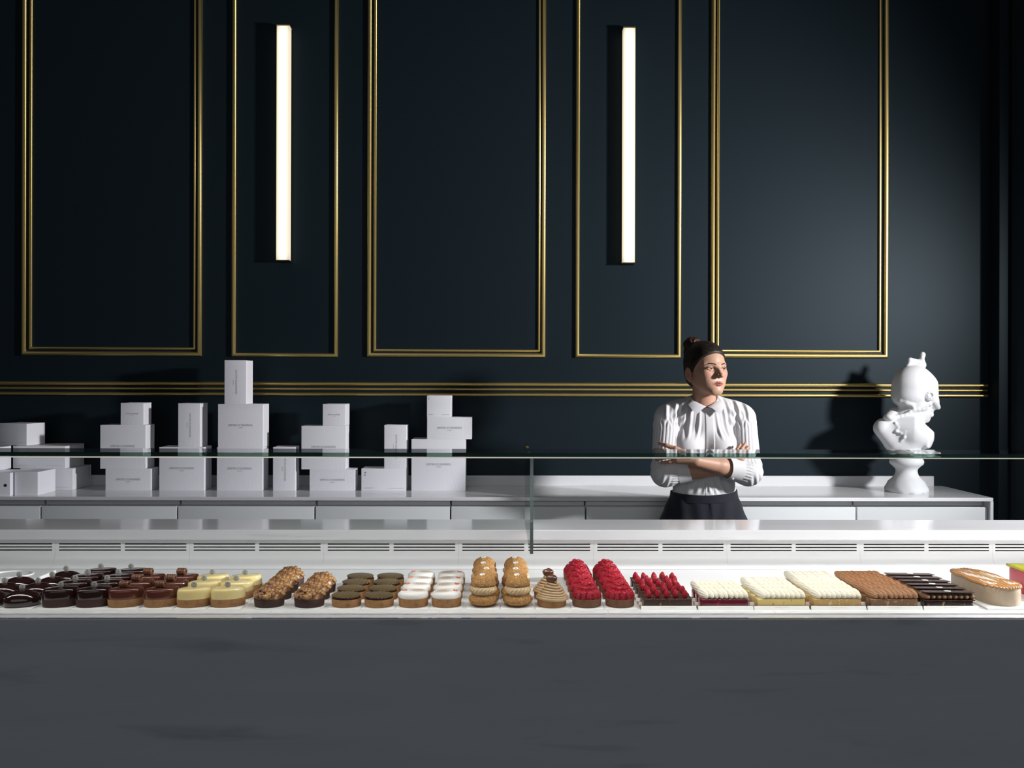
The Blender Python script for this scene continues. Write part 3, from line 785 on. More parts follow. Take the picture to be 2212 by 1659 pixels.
def lumpy(d, s, amp):
    return 1 + amp*(math.sin(17*d.x + s)*math.sin(15*d.y + 2*s) + .8*math.sin(31*d.x + 23*d.z + s)*math.sin(29*d.y - 19*d.z)) 
def p_choux(dark=False):
    t = thing('cream_choux', '', 'choux bun', (0, 0, 0), rnd.random()*.4, 'choux buns filled with piped cream')
    MB().ell((0, 0, .0165), (.0375, .0365, .0185), 48, 28, fn=lambda d: lumpy(d, 1, .028)*(1 if d.z > -.5 else .98)).build('choux_base', M['craquelin'], t, ang=2)
    mb = MB(); pr = []
    for k in range(15):
        q = k/14; pr.append((.021 + .0135*math.sin(PI*(q*.86 + .07)), .028 + .027*q))
    mb.oval([(r/.035, z) for r, z in pr], .035, .0345, n=200, fn=lambda a, z, r: 1 + .026*math.cos(22*a - 620*z) + .008*math.cos(5*a - 200*z))
    mb.build('piped_cream', M['brown_cream' if dark else 'praline_cream'], t, ang=2)
    MB().ell((0, 0, .055), (.0312, .0305, .0245), 48, 28, fn=lambda d: lumpy(d, 4, .030) if d.z > -.2 else .75 + .1*d.z).build('choux_cap', M['craquelin'], t, ang=2)
    flat_tag(t, -.003 if not dark else .001, -.004, .0782, .0072, (.25, 0)); return t
def p_montblanc():
    t = thing('chestnut_cream_tart', '', 'tart', (0, 0, 0), 0, 'chestnut cream tarts')
    shell(t, .0375, .0365, 'tan_shortcrust')
    MB().oval([(.9, .018), (.75, .03), (.4, .05), (.05, .057)], .036, .035).build('filling', M['chestnut_cream'], t)
    mb = MB(); pts = []; rad = []
    N = 330; turns = 7.2
    for k in range(N + 1):
        q = k/N; R = .0345*(1 - q)**.80 + .0045; a = -q**.85*turns*2*PI + .6
        pts.append((R*math.cos(a), R*math.sin(a)*.97, .0195 + .041*q + .0012*math.sin(2*a))); rad.append(.0037 - .0006*q)
    mb.tube(pts, rad, 9); mb.build('piped_spiral', M['chestnut_cream'], t, ang=2)
    MB().ell((-.001, -.001, .0685), (.0145, .0128, .0098), 22, 14, fn=lambda d: 1 + .10*math.sin(5*d.x + 1)*math.sin(6*d.y) + .05*math.sin(13*d.z + 5*d.x)).build('candied_chestnut', M['candied_chestnut'], t, ang=2)
    return t
def berry_mesh():
    mb = MB(); g = PI*(3 - 5**.5); n = 66
    mb.ell((0, 0, .009), (.0068, .0068, .009), 14, 9)
    for k in range(n):
        z = 1 - 1.72*(k + .5)/n; r = math.sqrt(max(0, 1 - z*z)); a = k*g
        w_ = 1 - .30*max(0, z)
        mb.ell((.0074*r*w_*math.cos(a), .0074*r*w_*math.sin(a), .009 + .0096*z), (.00150,)*3, 7, 5)
    return mb.mesh('raspberry', M['raspberry_red'], True, 2)
BERRY = berry_mesh()
def half_berry_mesh():
    mb = MB(); g = PI*(3 - 5**.5)
    for k in range(24):
        a = 2*PI*k/24; mb.ell((.0062*math.cos(a), .0088*math.sin(a), 0), (.0019,)*3, 7, 5)
    for k in range(12):
        a = 2*PI*k/12; mb.ell((.0052*math.cos(a), .0076*math.sin(a), .0018), (.0018,)*3, 7, 5)
    mb.ell((0, 0, .001), (.0050, .0074, .0014), 12, 6, fn=lambda d: 1 - .25*(d.z > .5))
    return mb.mesh('raspberry', M['raspberry_red'], True, 2)
HALF = half_berry_mesh()
def berry(t, loc, rot, half=False, s=1.0):
    o = bpy.data.objects.new('raspberry', HALF if half else BERRY); C.objects.link(o); o.parent = t; o.location = loc; o.rotation_euler = rot; o.scale = (s, s, s); return o
def p_rasp():
    t = thing('raspberry_tart', '', 'tart', (0, 0, 0), rnd.random(), 'raspberry topped round tarts')
    shell(t, .0375, .0365, 'brown_shortcrust', 1.05)
    MB().oval([(.9, .018), (.8, .030), (.5, .044), (.02, .050)], .036, .035).build('filling', M['raspberry_red'], t)
    r = random.Random(8)
    for k in range(14):
        a = 2*PI*k/14 + r.uniform(-.05, .05)
        berry(t, (.0330*math.cos(a), .0322*math.sin(a), .0180), (0, -.30, a), s=.86).scale = (.86, .84, 1.18)
    for k in range(10):
        a = 2*PI*k/10 + .2
        berry(t, (.0255*math.cos(a), .025*math.sin(a), .0375), (r.uniform(-.3, .3), .55 + r.uniform(-.15, .15), a), half=True, s=1.02)
    for k in range(7):
        a = 2*PI*k/7 + .5
        berry(t, (.0145*math.cos(a), .0142*math.sin(a), .0475), (r.uniform(-.4, .4), .35 + r.uniform(-.3, .3), a + r.uniform(-.6, .6)), half=True)
    for k in range(3):
        a = 2*PI*k/3
        berry(t, (.0050*math.cos(a), .0050*math.sin(a), .0535), (r.uniform(-.5, .5), r.uniform(-.5, .5), a), half=True, s=.95)
    return t

ROWS = ['front-row', 'second-row', 'third-row', 'fourth-row', 'fifth-row']
def row_word(i, n):
    return 'rear-row' if i == n - 1 else ROWS[i]
RS = .0775
def column(maker, px, n, what, where, skip=0, jit=.0016, dx=None, Yc=2.366, card='white card'):
    x0 = at(px, 1300, Yc).x; proto = None
    for i in range(n):
        lab = '%s %s, %s' % (row_word(i, n), what, where)
        x = x0 + rnd.uniform(-jit, jit) + (dx[i] if dx else 0); y = Yc + RS*i + rnd.uniform(-jit, jit)
        mk = maker[i] if isinstance(maker, list) else maker
        if i >= skip:
            if mk in protos: dup(protos[mk], (x, y, TZ), protos[mk].rotation_euler.z + rnd.uniform(-.06, .06), lab)
            else:
                t = mk(); protos[mk] = t; t.location = (x, y, TZ); t['label'] = lab
        if card:
            cy = Yc - .008 + RS*i
            cl = '%s under the %s %s, %s' % (card, row_word(i, n), what, where)
            if 'round' in card:
                key = 'rc'
                if key not in protos:
                    protos[key] = tag(MB().oval([(.99, 0), (1, .0006), (1, .0016), (.99, .0022), (.02, .0022)], .0425, .0405).build('card_disc', M['cardw']), cl, 'cake card', 'white cards under the pastries')
                    protos[key].location = (x, y, DZ)
                else: dup(protos[key], (x, y, DZ), None, cl)
            else:
                w_ = card_w.get(what, CW)
                key = ('card', w_)
                if key not in protos:
                    protos[key] = tag(MB().rbox(-w_/2 + .0006, w_/2 - .0006, -RS/2 + .0006, RS/2 - .0006, 0, .0022, .002, .0005).build('cake_card', M['cardw']), cl, 'cake card', 'white cards under the pastries')
                    protos[key].location = (x0, cy, DZ)
                else: dup(protos[key], (x0, cy, DZ), None, cl)
protos = {}; card_w = {}
def p_mer_a(): return p_meringue(False)
def p_mer_b(): return p_meringue(True)
def p_choux_b(): return p_choux(True)
column(p_dome, -25, 3, 'dark chocolate dome', 'column at the end of the case')
column(p_dome, 49, 4, 'dark chocolate dome', 'column beside the dark glazed tarts')
column(p_dark, 131.5, 4, 'dark glazed tart', 'column beside the chocolate domes')
column(p_dark, 202.8, 4, 'dark glazed tart', 'column beside the chocolate-curl tarts')
column(p_milk, 272.5, 3, 'chocolate-curl tart', 'column beside the dark glazed tarts')
column(p_milk, 348.5, 3, 'chocolate-curl tart', 'column beside the pale yellow tarts')
column(p_vanilla, 420, 3, 'pale yellow glazed tart', 'column beside the chocolate-curl tarts')
column(p_vanilla, 494, 3, 'pale yellow glazed tart', 'column beside the nut tartlets')
column(p_nut, 583, 4, 'caramelised nut tartlet', 'column beside the pale yellow tarts', card='round white card')
column(p_nut, 669.5, 3, 'caramelised nut tartlet', 'column beside the printed disc tarts', card='round white card')
column(p_disc, 749, 4, 'printed chocolate disc tart', 'column beside the nut tartlets')
column(p_disc, 820, 4, 'printed chocolate disc tart', 'column beside the meringue tarts')
column(p_mer_a, 893, 4, 'white meringue tart', 'column beside the disc tarts')
column(p_mer_b, 965, 4, 'white meringue tart', 'column beside the choux buns')
column([p_choux, p_choux_b, p_choux, p_choux], 1044, 4, 'cream choux bun', 'column beside the meringue tarts', dx=[0, .006, 0, 0])
column([p_choux, p_choux_b, p_choux, p_choux], 1117, 4, 'cream choux bun', 'column beside the chestnut tarts', dx=[0, -.003, 0, 0])
column(p_montblanc, 1191, 2, 'chestnut cream tart', 'between the choux and the raspberry tarts', dx=[0, -.003])
column(p_rasp, 1267, 5, 'round raspberry tart', 'column beside the chestnut tarts')
column(p_rasp, 1338, 5, 'round raspberry tart', 'column beside the raspberry bars')

# ---- bars on gold boards
BL, BD, BS = .1205, .0385, .0432
def bar_base(t, m, h=.0235, name='cake_base'):
    MB().rbox(-BL/2, BL/2, -BD/2, BD/2, 0, h, .006, .003).build(name, M[m], t, ang=1)
def cream(t, m, z0, n=9, dirn=(.42, -1), L=.0445, r=.0078, seed=1, name='piped_cream'):
    mb = MB(); rr = random.Random(seed); d = Vector((dirn[0], dirn[1], 0)).normalized()
    for k in range(n):
        x = -BL/2 + .0095 + (BL - .021)*k/(n-1)
        c_ = Vector((x, 0, z0 + .0072)); q = rr.uniform(-.001, .001)
        a = c_ - d*L*.50 + Vector((q, 0, .0075)); b = c_ + d*L*.50 + Vector((q, 0, -.0020))
        mb.lobe(a, b, r*rr.uniform(.95, 1.05), ridges=11, twist=2.2, n=66, m=12, amp=.075, taper=.06, hs=1.55)
    mb.build(name, M[m], t, ang=2)
def p_bar(base, cr, seed):
    def f():
        t = thing('cream_topped_bar', '', 'cake', (0, 0, 0), 0, 'bar cakes with piped cream')
        bar_base(t, base); cream(t, cr, .0235, seed=seed); return t
    return f
def p_raspbar():
    t = thing('raspberry_bar', '', 'cake', (0, 0, 0), 0, 'chocolate bars topped with raspberries')
    mb = MB(); mb.rbox(-BL/2, BL/2, -BD/2, BD/2, 0, .0235, .004, .002)
    r = random.Random(4)
    for k in range(44):
        a = k/44*2*(BL+BD)
        x, y = (-BL/2 + a, -BD/2) if a < BL else (BL/2, -BD/2 + a - BL) if a < BL+BD else (BL/2 - (a-BL-BD), BD/2) if a < 2*BL+BD else (-BL/2, BD/2 - (a-2*BL-BD))
        mb.ell((x*.985, y*.96, .0235 + r.uniform(-.001, .001)), (r.uniform(.0015, .003), .002, .0013), 7, 5, mi=0)
    mb.build('cake_base', M['dark_rocher'], t, ang=.9)
    for k in range(5):
        berry(t, (-BL/2 + .0135 + .0233*k, r.uniform(-.002, .001) - .004, .0228), (r.uniform(-.12, .12), r.uniform(-.12, .12), r.uniform(0, 6)), s=1.0).scale = (.94, .94, 1.10)
    return t
def p_lidbar():
    t = thing('chocolate_lid_bar', '', 'cake', (0, 0, 0), 0, 'dark bars under chocolate lids')
    bar_base(t, 'black_rocher', .019)
    MB().rbox(-.0635, .0635, -.0215, .0215, .0192, .0208, .004, .0005).build('chocolate_plate', M['dark_chocolate'], t)
    mb = MB()
    for k in range(9):
        x = -.056 + .014*k
        mb.lobe((x - .003, .0205, .0275), (x + .003, -.0205, .0285), .0080, ridges=12, twist=1.0, n=72, m=10, amp=.06, taper=.05, hs=1.12)
    mb.build('piped_cream', M['cocoa_cream'], t, ang=2)
    o = MB().rbox(-.0645, .0645, -.0195, .0195, 0, .0022, .006, .0007, seg=6).build('chocolate_lid', M['dark_chocolate'], t); o.location = (0, 0, .0372); o.rotation_euler = (-.075, .012, 0)
    g = flat_tag(t, .0, -.004, .0399, .0085, (-.07, .01)); return t
BOARD = None
def bars(mk, px, n, what, where, dxs=0.0):
    global BOARD
    Yf = 2.345; x0 = at(px, 1300, Yf).x
    for i in range(n):
        y = Yf + BS*i; x = x0 + rnd.uniform(-.0015, .0015)
        lab = '%s %s, %s' % (row_word(i, n), what, where)
        if mk in protos:
            q = dup(protos[mk], (x, y, TZ + .0012), rnd.uniform(-.012, .012), lab)
            if mk is p_raspbar:
                for c_ in q.children:
                    if c_.name.startswith('raspberry'):
                        c_.location = c_.location + Vector((rnd.uniform(-.0045, .0045), rnd.uniform(-.004, .004), rnd.uniform(-.001, .001))); c_.rotation_euler = (rnd.uniform(-.2, .2), rnd.uniform(-.2, .2), rnd.uniform(0, 6))
        else:
            t = mk(); protos[mk] = t; t.location = (x, y, TZ + .0012); t['label'] = lab
        bl = 'white-lipped gold board under the %s %s, %s' % (row_word(i, n), what, where)
        if 'board' not in protos:
            b = thing('cake_board', bl, 'cake board', (x0, y, DZ), 0, 'gold boards with white lips')
            MB().box(-.069, .069, -.0205, .0205, .0, .0030).build('board', M['gold_board'], b)
            MB().add([(-.069, -.0280, 0), (.069, -.0280, 0), (.069, -.0208, 0), (-.069, -.0208, 0), (-.069, -.0222, .0105), (.069, -.0222, .0105), (.069, -.0212, .0105), (-.069, -.0212, .0105)],
                     [(0, 3, 2, 1), (4, 5, 6, 7), (0, 1, 5, 4), (1, 2, 6, 5), (2, 3, 7, 6), (3, 0, 4, 7)]).build('lip', M['cardw'], b, smooth=False, label='white folded lip')
            for (s_, w_, h_, z_) in (('DIMITRIS ECONOMIDES', .036, .0022, .0072), ('ATHENS', .007, .0012, .0038)):
                o = text_part(s_, w_, h_, (0, -.0283 + z_*.552, z_), b, M['goldink']); o.rotation_euler = (-.505, 0, 0)
            protos['board'] = b
        else: dup(protos['board'], (x0, y, DZ), 0, bl)
bars(p_raspbar, 1441, 6, 'raspberry bar', 'row beside the raspberry tarts')
bars(p_bar('berry_glaze', 'whipped_cream', 1), 1563, 3, 'burgundy cream bar', 'next to the raspberry bars')
bars(p_bar('lemon_rocher', 'whipped_cream', 2), 1682.5, 4, 'lemon yellow cream bar', 'next to the burgundy bars')
bars(p_bar('caramel_rocher', 'whipped_cream', 3), 1804.5, 6, 'caramel cream bar', 'beside the milk chocolate bars')
bars(p_bar('hazel_rocher', 'milk_choc_cream', 4), 1925, 6, 'milk chocolate cream bar', 'beside the dark lidded bars')
bars(p_lidbar, 2045, 6, 'dark chocolate lidded bar', 'beside the long oval cake')

# ---- large cakes at the end
def stadium(mb, prof, L, R, n=12, mi=0):
    rings = []
    for (k, z) in prof:
        r = R*k; ring = []
        for j in range(n + 1): t = PI*j/n; ring.append((r*math.cos(t), L/2 + r*math.sin(t), z))
        for j in range(n + 1): t = PI + PI*j/n; ring.append((r*math.cos(t), -L/2 + r*math.sin(t), z))
        rings.append(ring)
    return mb.loft(rings, mi=mi)
cx = at(2147, 1300, 2.40).x
t = thing('long_oval_cake', 'long greige oval cake with ridged caramel top and a gold strip', 'cake', (cx + .008, 2.462, DZ + .0045), math.radians(1.0), None)
mb = stadium(MB(), [(.96, 0), (1, .003), (1, .030), (.995, .042), (.97, .045)], .150, .0475); mb.build('cake_body', M['greige_rocher'], t, ang=1)
mb = MB(); sug = MB(); r = random.Random(6)
for k in range(13):
    x = -.0455 + .0910*k/12; half = .075 + math.sqrt(max(0, .0475**2 - x*x)) + .001
    b = MB() ; rad = .0043
    path = [(x + r.uniform(-.0004, .0004), -half + 2*half*q/10, .0463 + .0011*math.sin(q*1.3 + k)) for q in range(11)]
    mb.tube(path, [rad*.75] + [rad]*9 + [rad*.8], 12)
mb.build('piped_ridges', M['caramel_piping'], t, ang=2)
for k in range(2, 12):
    if k in (7, 8): continue
    x = -.0455 + .0910*k/12
    sug.tube([(x, -.085 + .017*q, .0484) for q in range(11)], [.0027]*11, 8)
sug.build('sugar_dusting', M['icing_sugar'], t, ang=2)
MB().rbox(.0035, .0195, -.036, .052, .0485, .0515, .002, .001).build('gold_strip', M['gold_flakes'], t)
tag(MB().rbox(-.064, .066, -.14, .125, 0, .0045, .003, .0008).build('cake_slab', M['cardw']), 'long white cake slab under the greige oval cake', 'cake board').location = (cx + .008, 2.462, DZ)
px_ = at(2206, 1270, 2.50).x
t = thing('pink_tall_cake', 'pink glazed cake with yellow-green top at the edge of the case', 'cake', (px_ + .047, 2.50, DZ + .0005))
stadium(MB(), [(.95, 0), (1, .004), (1, .055), (.97, .060)], .10, .046).build('cake_body', M['pink_rocher'], t, ang=1)
mb = MB()
for k in range(9):
    x = -.038 + .0095*k; mb.tube([(x, -.085 + .017*q, .062) for q in range(11)], .0048, 10)
mb.build('piped_ridges', M['lime_cream'], t, ang=2)
# raised white stand with a ring recess behind the domes
t = thing('display_plinth', 'empty raised white stand with a round recess behind the chocolate domes', 'stand', (at(30, 1250, 2.66).x, 2.69, DZ + .0006))
x1 = at(86, 1240, 2.66).x - t.location.x
MB().rbox(-.13, x1, -.07, .07, 0, .012, .004, .0015).build('slab', M['white'], t)
rings = [[(k*.058*math.cos(2*PI*j/48) - .02, k*.052*math.sin(2*PI*j/48), z) for j in range(48)] for k, z in ((.90, .0121), (.91, .0150), (.98, .0150), (1.0, .0121))]
MB().loft(rings, False, False).build('ring', M['white'], t)
# ------------------------------------------------------------------ plaster bust
mm('skin', (0.5, 0.3, 0.2), 0.48, spec=.35, sss=.12, attr='tone')
mm('hair_dark', (0.0085, 0.006, 0.005), 0.5, spec=.3, noise=[(45, .45, .70, (.034, .022, .016), 6)], stretch=(1, 1, 6), bump=(90, .35, .002))
mm('brow_hair', (0.030, 0.020, 0.015), 0.7, spec=.2)
mm('hair_auburn', (0.022, 0.008, 0.006), 0.55, spec=.25, noise=[(40, .45, .75, (.060, .020, .012), 5)], stretch=(3, 3, 1))
mm('shirt_cotton', (0.57, 0.565, 0.585), 0.75, spec=.15, sheen=.1)
mm('navy_wool', (0.0085, 0.0095, 0.017), 0.8, spec=.2, sheen=.15, bump=(300, .2, .001))
mm('eye_white', (0.46, 0.43, 0.42), 0.12)
mm('iris', (0.055, 0.028, 0.014), 0.08)
mm('pupil', (0.003, 0.003, 0.003), 0.05)
mm('shirt_button', (0.75, 0.75, 0.74), 0.3)

def N(v): return np.array(v, np.float32)
BY = 4.545; K = FPX/BY
def b(px, py, dv=0.0): return N(at(px, py, BY)) + N((0, dv, 0))
bt = thing('plaster_bust', 'white plaster bust of a helmeted figure on the worktop', 'bust', tuple(at(1958, 1058, BY))[:2] + (BZ,))
c0 = bt.location
mb = MB()
prof = [(0, 44), (3, 45), (9, 44.5), (14, 41), (22, 37), (30, 29), (37, 24), (44, 22), (50, 23), (56, 29), (60, 34), (65, 35.5), (70, 34), (74, 29), (78, 26), (86, 30)]
mb.oval([(r/K, h/K) for h, r in prof], 1, 1, n=48, fn=lambda t_, z, r: 1 + (.02*math.sin(3*t_ + 1) + .012*math.sin(11*t_ + 90*z) if z < .06 else 0))
mb.build('socle', M['plaster'], bt, ang=1.2)
fb = Field(np.arange(c0.x - .19, c0.x + .19, .0026), np.arange(BY - .18, BY + .18, .003), np.arange(at(0, 992, BY).z, at(0, 752, BY).z, .0026))
A_ = fb.add
A_(ELL(b(1960, 938), (.088, .105, .075)), .03)
A_(CAP(b(1908, 922, -.02), b(1960, 925, -.06), .036, .060), .03)
A_(CAP(b(1908, 920, .0), b(1950, 920, .07), .034, .06), .03)
A_(CAP(b(1899, 926, -.025), b(1926, 952, -.02), .034, .050), .03)
A_(ELL(b(1984, 944, -.035), (.056, .050, .058)), .025)
A_(ELL(b(1982, 944, .045), (.056, .050, .058)), .025)
A_(CAP(b(1950, 962), b(1960, 990), .075, .058), .03)
A_(ELL(b(1961, 980), (.082, .085, .020)), .02)
A_(CAP(b(1950, 915), b(1970, 886), .062, .056), .03)
A_(ELL(b(1978, 878), (.070, .072, .075)), .02)
A_(ELL(b(1990, 893), (.042, .050, .046)), .02)
A_(ELL(b(1998, 906), (.020, .026, .016)), .015)
A_(CAP(b(2006, 874), b(2012, 896), .010, .011), .012)
A_(ELL(b(2008, 897), (.012, .018, .008)), .008)
A_(CAP(b(2004, 903, -.012), b(2004, 903, .012), .007), .006)
A_(CAP(b(2002, 908, -.010), b(2002, 908, .010), .007), .006)
A_(ELL(b(2008, 884, -.034), (.014, .018, .010)), .010, op='s')
A_(ELL(b(2002, 885, -.036), (.014, .012, .008)), .006)
# helmet
A_(ELL(b(1973, 836), (.103, .090, .108)), .006)
A_(ELL(b(1966, 856), (.088, .084, .060)), .02)
A_(CAP(b(1948, 868, -.055), b(1996, 872, -.062), .012), .008)
A_(CAP(b(2000, 836), b(2020, 876), .055, .016), .03); A_(CAP(b(1996, 846), b(2012, 868), .058, .030), .025)
A_(CAP(b(2008, 866, -.045), b(2024, 880, -.015), .016, .010), .012)
A_(CAP(b(2008, 866, .045), b(2024, 880, .015), .016, .010), .012)
A_(ELL(b(1992, 853, -.078), (.030, .016, .030)), .003)
A_(ELL(b(1992, 853, -.094), (.022, .008, .022)), .003, op='s')
for k in range(8): A_(ELL(b(1992 + 6*math.cos(k*PI/4), 853 + 6*math.sin(k*PI/4), -.088), (.006, .006, .006)), .002)
A_(CAP(b(1938, 866, -.04), b(1958, 876, -.07), .012, .010), .01)
# crest holder
A_(CAP(b(1963, 790), b(1966, 779), .010, .011), .008)
A_(CAP(b(1966, 778), b(1986, 783), .013, .013), .008)
A_(CAP(b(1985, 792), b(1993, 769), .016, .012), .008)
A_(ELL(b(1993, 766), (.0135, .013, .014)), .005)
A_(CAP(b(1990, 772, -.008), b(1995, 786, -.008), .008, .008), .004)
A_(CAP(b(1962, 792), b(1995, 790), .012), .01)
# hair rolling back over the neck
for k in range(5):
    dv = -.075 + .010*k
    pts = [b(1988 - 8.4*q - k*1.5, 879 + 2.2*q + 1.6*math.sin(q*1.5 + k) + k*2.6 + .12*q*q, dv + .004*q) for q in range(10)]
    for q in range(9): A_(CAP(pts[q], pts[q+1], .0070, .0085), .005)
for k in range(4):
    A_(ELL(b(1912 + 9*k, 901 - 4*k, -.045 + .03*k), (.026, .03, .018)), .012)
# drapery, clasp
for k in range(5):
    A_(CAP(b(1984 + 5*k, 922 + 3*k, -.075 + .006*k), b(1987 + 3*k, 962, -.075 + .010*k), .006, .009), .012)
pts = [b(1921, 912, -.070), b(1926, 922, -.078), b(1921, 930, -.080), b(1930, 934, -.088), b(1938, 930, -.094), b(1936, 942, -.092), b(1931, 950, -.082)]
for q in range(6): A_(CAP(pts[q], pts[q+1] + N((0, .004, 0)), .0050), .008)
fb.cut(lambda x, y, z: (at(1921, 974, BY).z - z) + .9*(at(1921, 974, BY).x - x) - .012 + 0*y, .02)
sdf_obj('bust', fb, M['plaster'], bt, smooth=1)

# ------------------------------------------------------------------ the woman behind the counter
pw = thing('person', 'woman with hair in a bun, white shirt, arms crossed, looking aside behind the counter', 'person', (at(1521, 1000, 4.14).x, 4.14, 0))
DY = 0.06
def W(px, py, Y): return N(at(px, py, Y + DY))
TH = math.radians(23); HO = W(1524.5, 797, 4.03)
HR = np.array([[math.cos(TH), -math.sin(TH), 0], [math.sin(TH), math.cos(TH), 0], [0, 0, 1]], np.float32)
HF = (HR, HO)
def hw(x, y, z): return HR @ N((x, y, z)) + HO
TY = 4.09; TR = TY + DY
SL, EL_, WL = W(1440, 904, 4.075), W(1437, 1021, 3.995), W(1577, 1011, 3.962)
SR, ER, WR = W(1604, 904, 4.075), W(1616, 1019, 3.990), W(1505, 996, 3.885)
torso = [ELL(W(1521, 935, TY), (.150, .098, .16)), CAP(W(1458, 898, TY), W(1584, 898, TY), .060), CAP(W(1521, 868, TY - .005), W(1438, 895, TY - .01), .042, .040),
         CAP(W(1521, 868, TY - .005), W(1606, 895, TY - .01), .042, .040), ELL(W(1521, 1020, TY), (.140, .094, .15)),
         ELL(W(1486, 962, TY - .075), (.062, .050, .062)), ELL(W(1559, 962, TY - .075), (.062, .050, .062)), ELL(W(1521, 1066, TY), (.141, .093, .08))]
arms = [CAP(SL, EL_, .052, .048), CAP(SR, ER, .052, .048)]
xf = grid((.61, .79, .0034), (.79, 1.005, .00125), (1.005, 1.19, .0034))
yf = grid((3.90, 3.96, .003), (3.96, 4.22, .0014), (4.22, 4.32, .006))
zf = grid((.02, .95, .011), (.95, 1.12, .005), (1.12, 1.24, .0026), (1.24, 1.40, .004), (1.40, 1.62, .00125), (1.62, 1.68, .004))
fd = Field(xf, yf, zf)
def H(prim, k=.01, op='u'): fd.add(prim, k, HF, op)
for p in torso: fd.add(p, .03, inflate=-.012)
fd.add(arms[0], .02, inflate=-.010); fd.add(arms[1], .02, inflate=-.010)
for s, x in ((1, 1490), (-1, 1552)):
    fd.add(CAP(W(x, 1110, TY), W(x, 1400, TY), .080, .055), .03); fd.add(CAP(W(x, 1400, TY), W(x, 1535, TY), .05, .035), .02)
    fd.add(CAP((W(x, 1535, TY)[0], TR + .02, .05), (W(x, 1535, TY)[0], TR - .12, .045), .035, .028), .02)
# head
H(ELL((0, .012, .035), (.0775, .098, .084)), .001)
H(ELL((0, -.026, -.026), (.0625, .066, .084)), .035)
for s in (-1, 1):
    H(CAP((s*.058, .004, -.052), (s*.017, -.074, -.097), .016, .014), .028)
    H(ELL((s*.044, -.058, -.020), (.022, .024, .020)), .022)
    H(CAP((s*.050, -.062, .017), (s*.013, -.084, .014), .009, .008), .014)
H(ELL((0, -.076, -.093), (.021, .017, .016)), .022)
H(ELL((0, -.0765, -.066), (.029, .014, .020)), .018)
for s in (-1, 1): H(ELL((s*.0345, -.0965, -.0005), (.0180, .0190, .0105)), .010, 's')
H(CAP((0, -.086, .013), (0, -.113, -.027), .0075, .0088), .012)
H(ELL((0, -.1165, -.0300), (.0090, .0092, .0080)), .008)
for s in (-1, 1):
    H(ELL((s*.0120, -.1015, -.0335), (.0060, .0095, .0062)), .006)
    H(ELL((s*.0055, -.1100, -.0410), (.0032, .0050, .0030)), .003, 's')
    # eye lids round the ball
    ec = N((s*.0345, -.0715, .0005))
    H(ELL(ec, (.0100, .0100, .0100)), .002)
    for sg, hz, rr in ((1, .0066, .0024), (-1, -.0060, .0013)):
        P = []
        for q in range(7):
            t_ = -1 + 2*q/6; lx = .0160*t_; lz = hz*(1 - t_*t_) + (.0008 if s*t_ > 0 else -.0004)
            d = N((lx, -math.sqrt(max(.0135**2 - lx*lx*.55 - lz*lz, 1e-6)), lz)); P.append(ec + d)
        for q in range(6): H(CAP(P[q], P[q+1], rr), .0045)
H(CAP((-.0230, -.0880, -.0640), (-.0045, -.0965, -.0600), .0034, .0050), .003)
H(CAP((.0230, -.0880, -.0640), (.0045, -.0965, -.0600), .0034, .0050), .003)
H(CAP((-.0190, -.0880, -.0677), (-.0045, -.0955, -.0698), .0036, .0052), .004)
H(CAP((.0190, -.0880, -.0677), (.0045, -.0955, -.0698), .0036, .0052), .004)
H(ELL((0, -.1050, -.0650), (.025, .0085, .0009)), .0025, 's')
for s in (-1, 1): H(ELL((s*.031, -.055, -.056), (.024, .025, .030)), .026)
for s in (-1, 1):
    H(ELL((s*.0790, .016, -.024), (.0085, .0175, .0280)), .006)
    H(ELL((s*.0770, .008, -.050), (.0070, .0090, .0090)), .006)
    er = [(s*(.0835 + .002*math.cos(t_)), .014 + .0150*math.cos(t_), -.022 + .0250*math.sin(t_)) for t_ in [math.radians(q) for q in range(-70, 201, 30)]]
    for q in range(len(er) - 1): H(CAP(er[q], er[q+1], .0036), .003)
    H(ELL((s*.0895, .009, -.022), (.0085, .0105, .0185)), .003, 's')
fd.add(CAP(hw(0, .018, -.055), W(1521, 884, 4.075), .0465, .052), .022)
# forearms and hands
def chain(pts, rs, k=.004):
    for i in range(len(pts) - 1): fd.add(CAP(pts[i], pts[i+1], rs[i], rs[i+1]), k)
chain([ER, ER*.45 + WR*.55, WR], [.043, .037, .0265], .01)
chain([EL_, EL_*.45 + WL*.55, WL], [.043, .036, .0265], .01)
wp = WR + N((-.008, 0, .002))
for (base, mid, tip, r) in (((1459, 969, 3.893), (1440, 962.5, 3.905), (1424.5, 957.5, 3.935), .0090), ((1457, 978, 3.888), (1434, 974, 3.900), (1415, 972, 3.940), .0093),
                            ((1458, 987, 3.888), (1436, 988, 3.898), (1418, 992.5, 3.938), .0090), ((1463, 995.5, 3.890), (1446, 997.5, 3.897), (1430, 1000, 3.922), .0082)):
    B_, Mi, T_ = W(*base), W(*mid), W(*tip)
    chain([wp, B_], [.0185, .0125], .012); chain([B_, Mi, T_], [r*1.12, r, r*.82], .0025)
chain([wp + N((0, 0, .008)), W(1487, 984, 3.868), W(1476, 980, 3.866), W(1466, 979, 3.872)], [.017, .0115, .0098, .0078], .004)
wq = WL + N((.006, 0, .004))
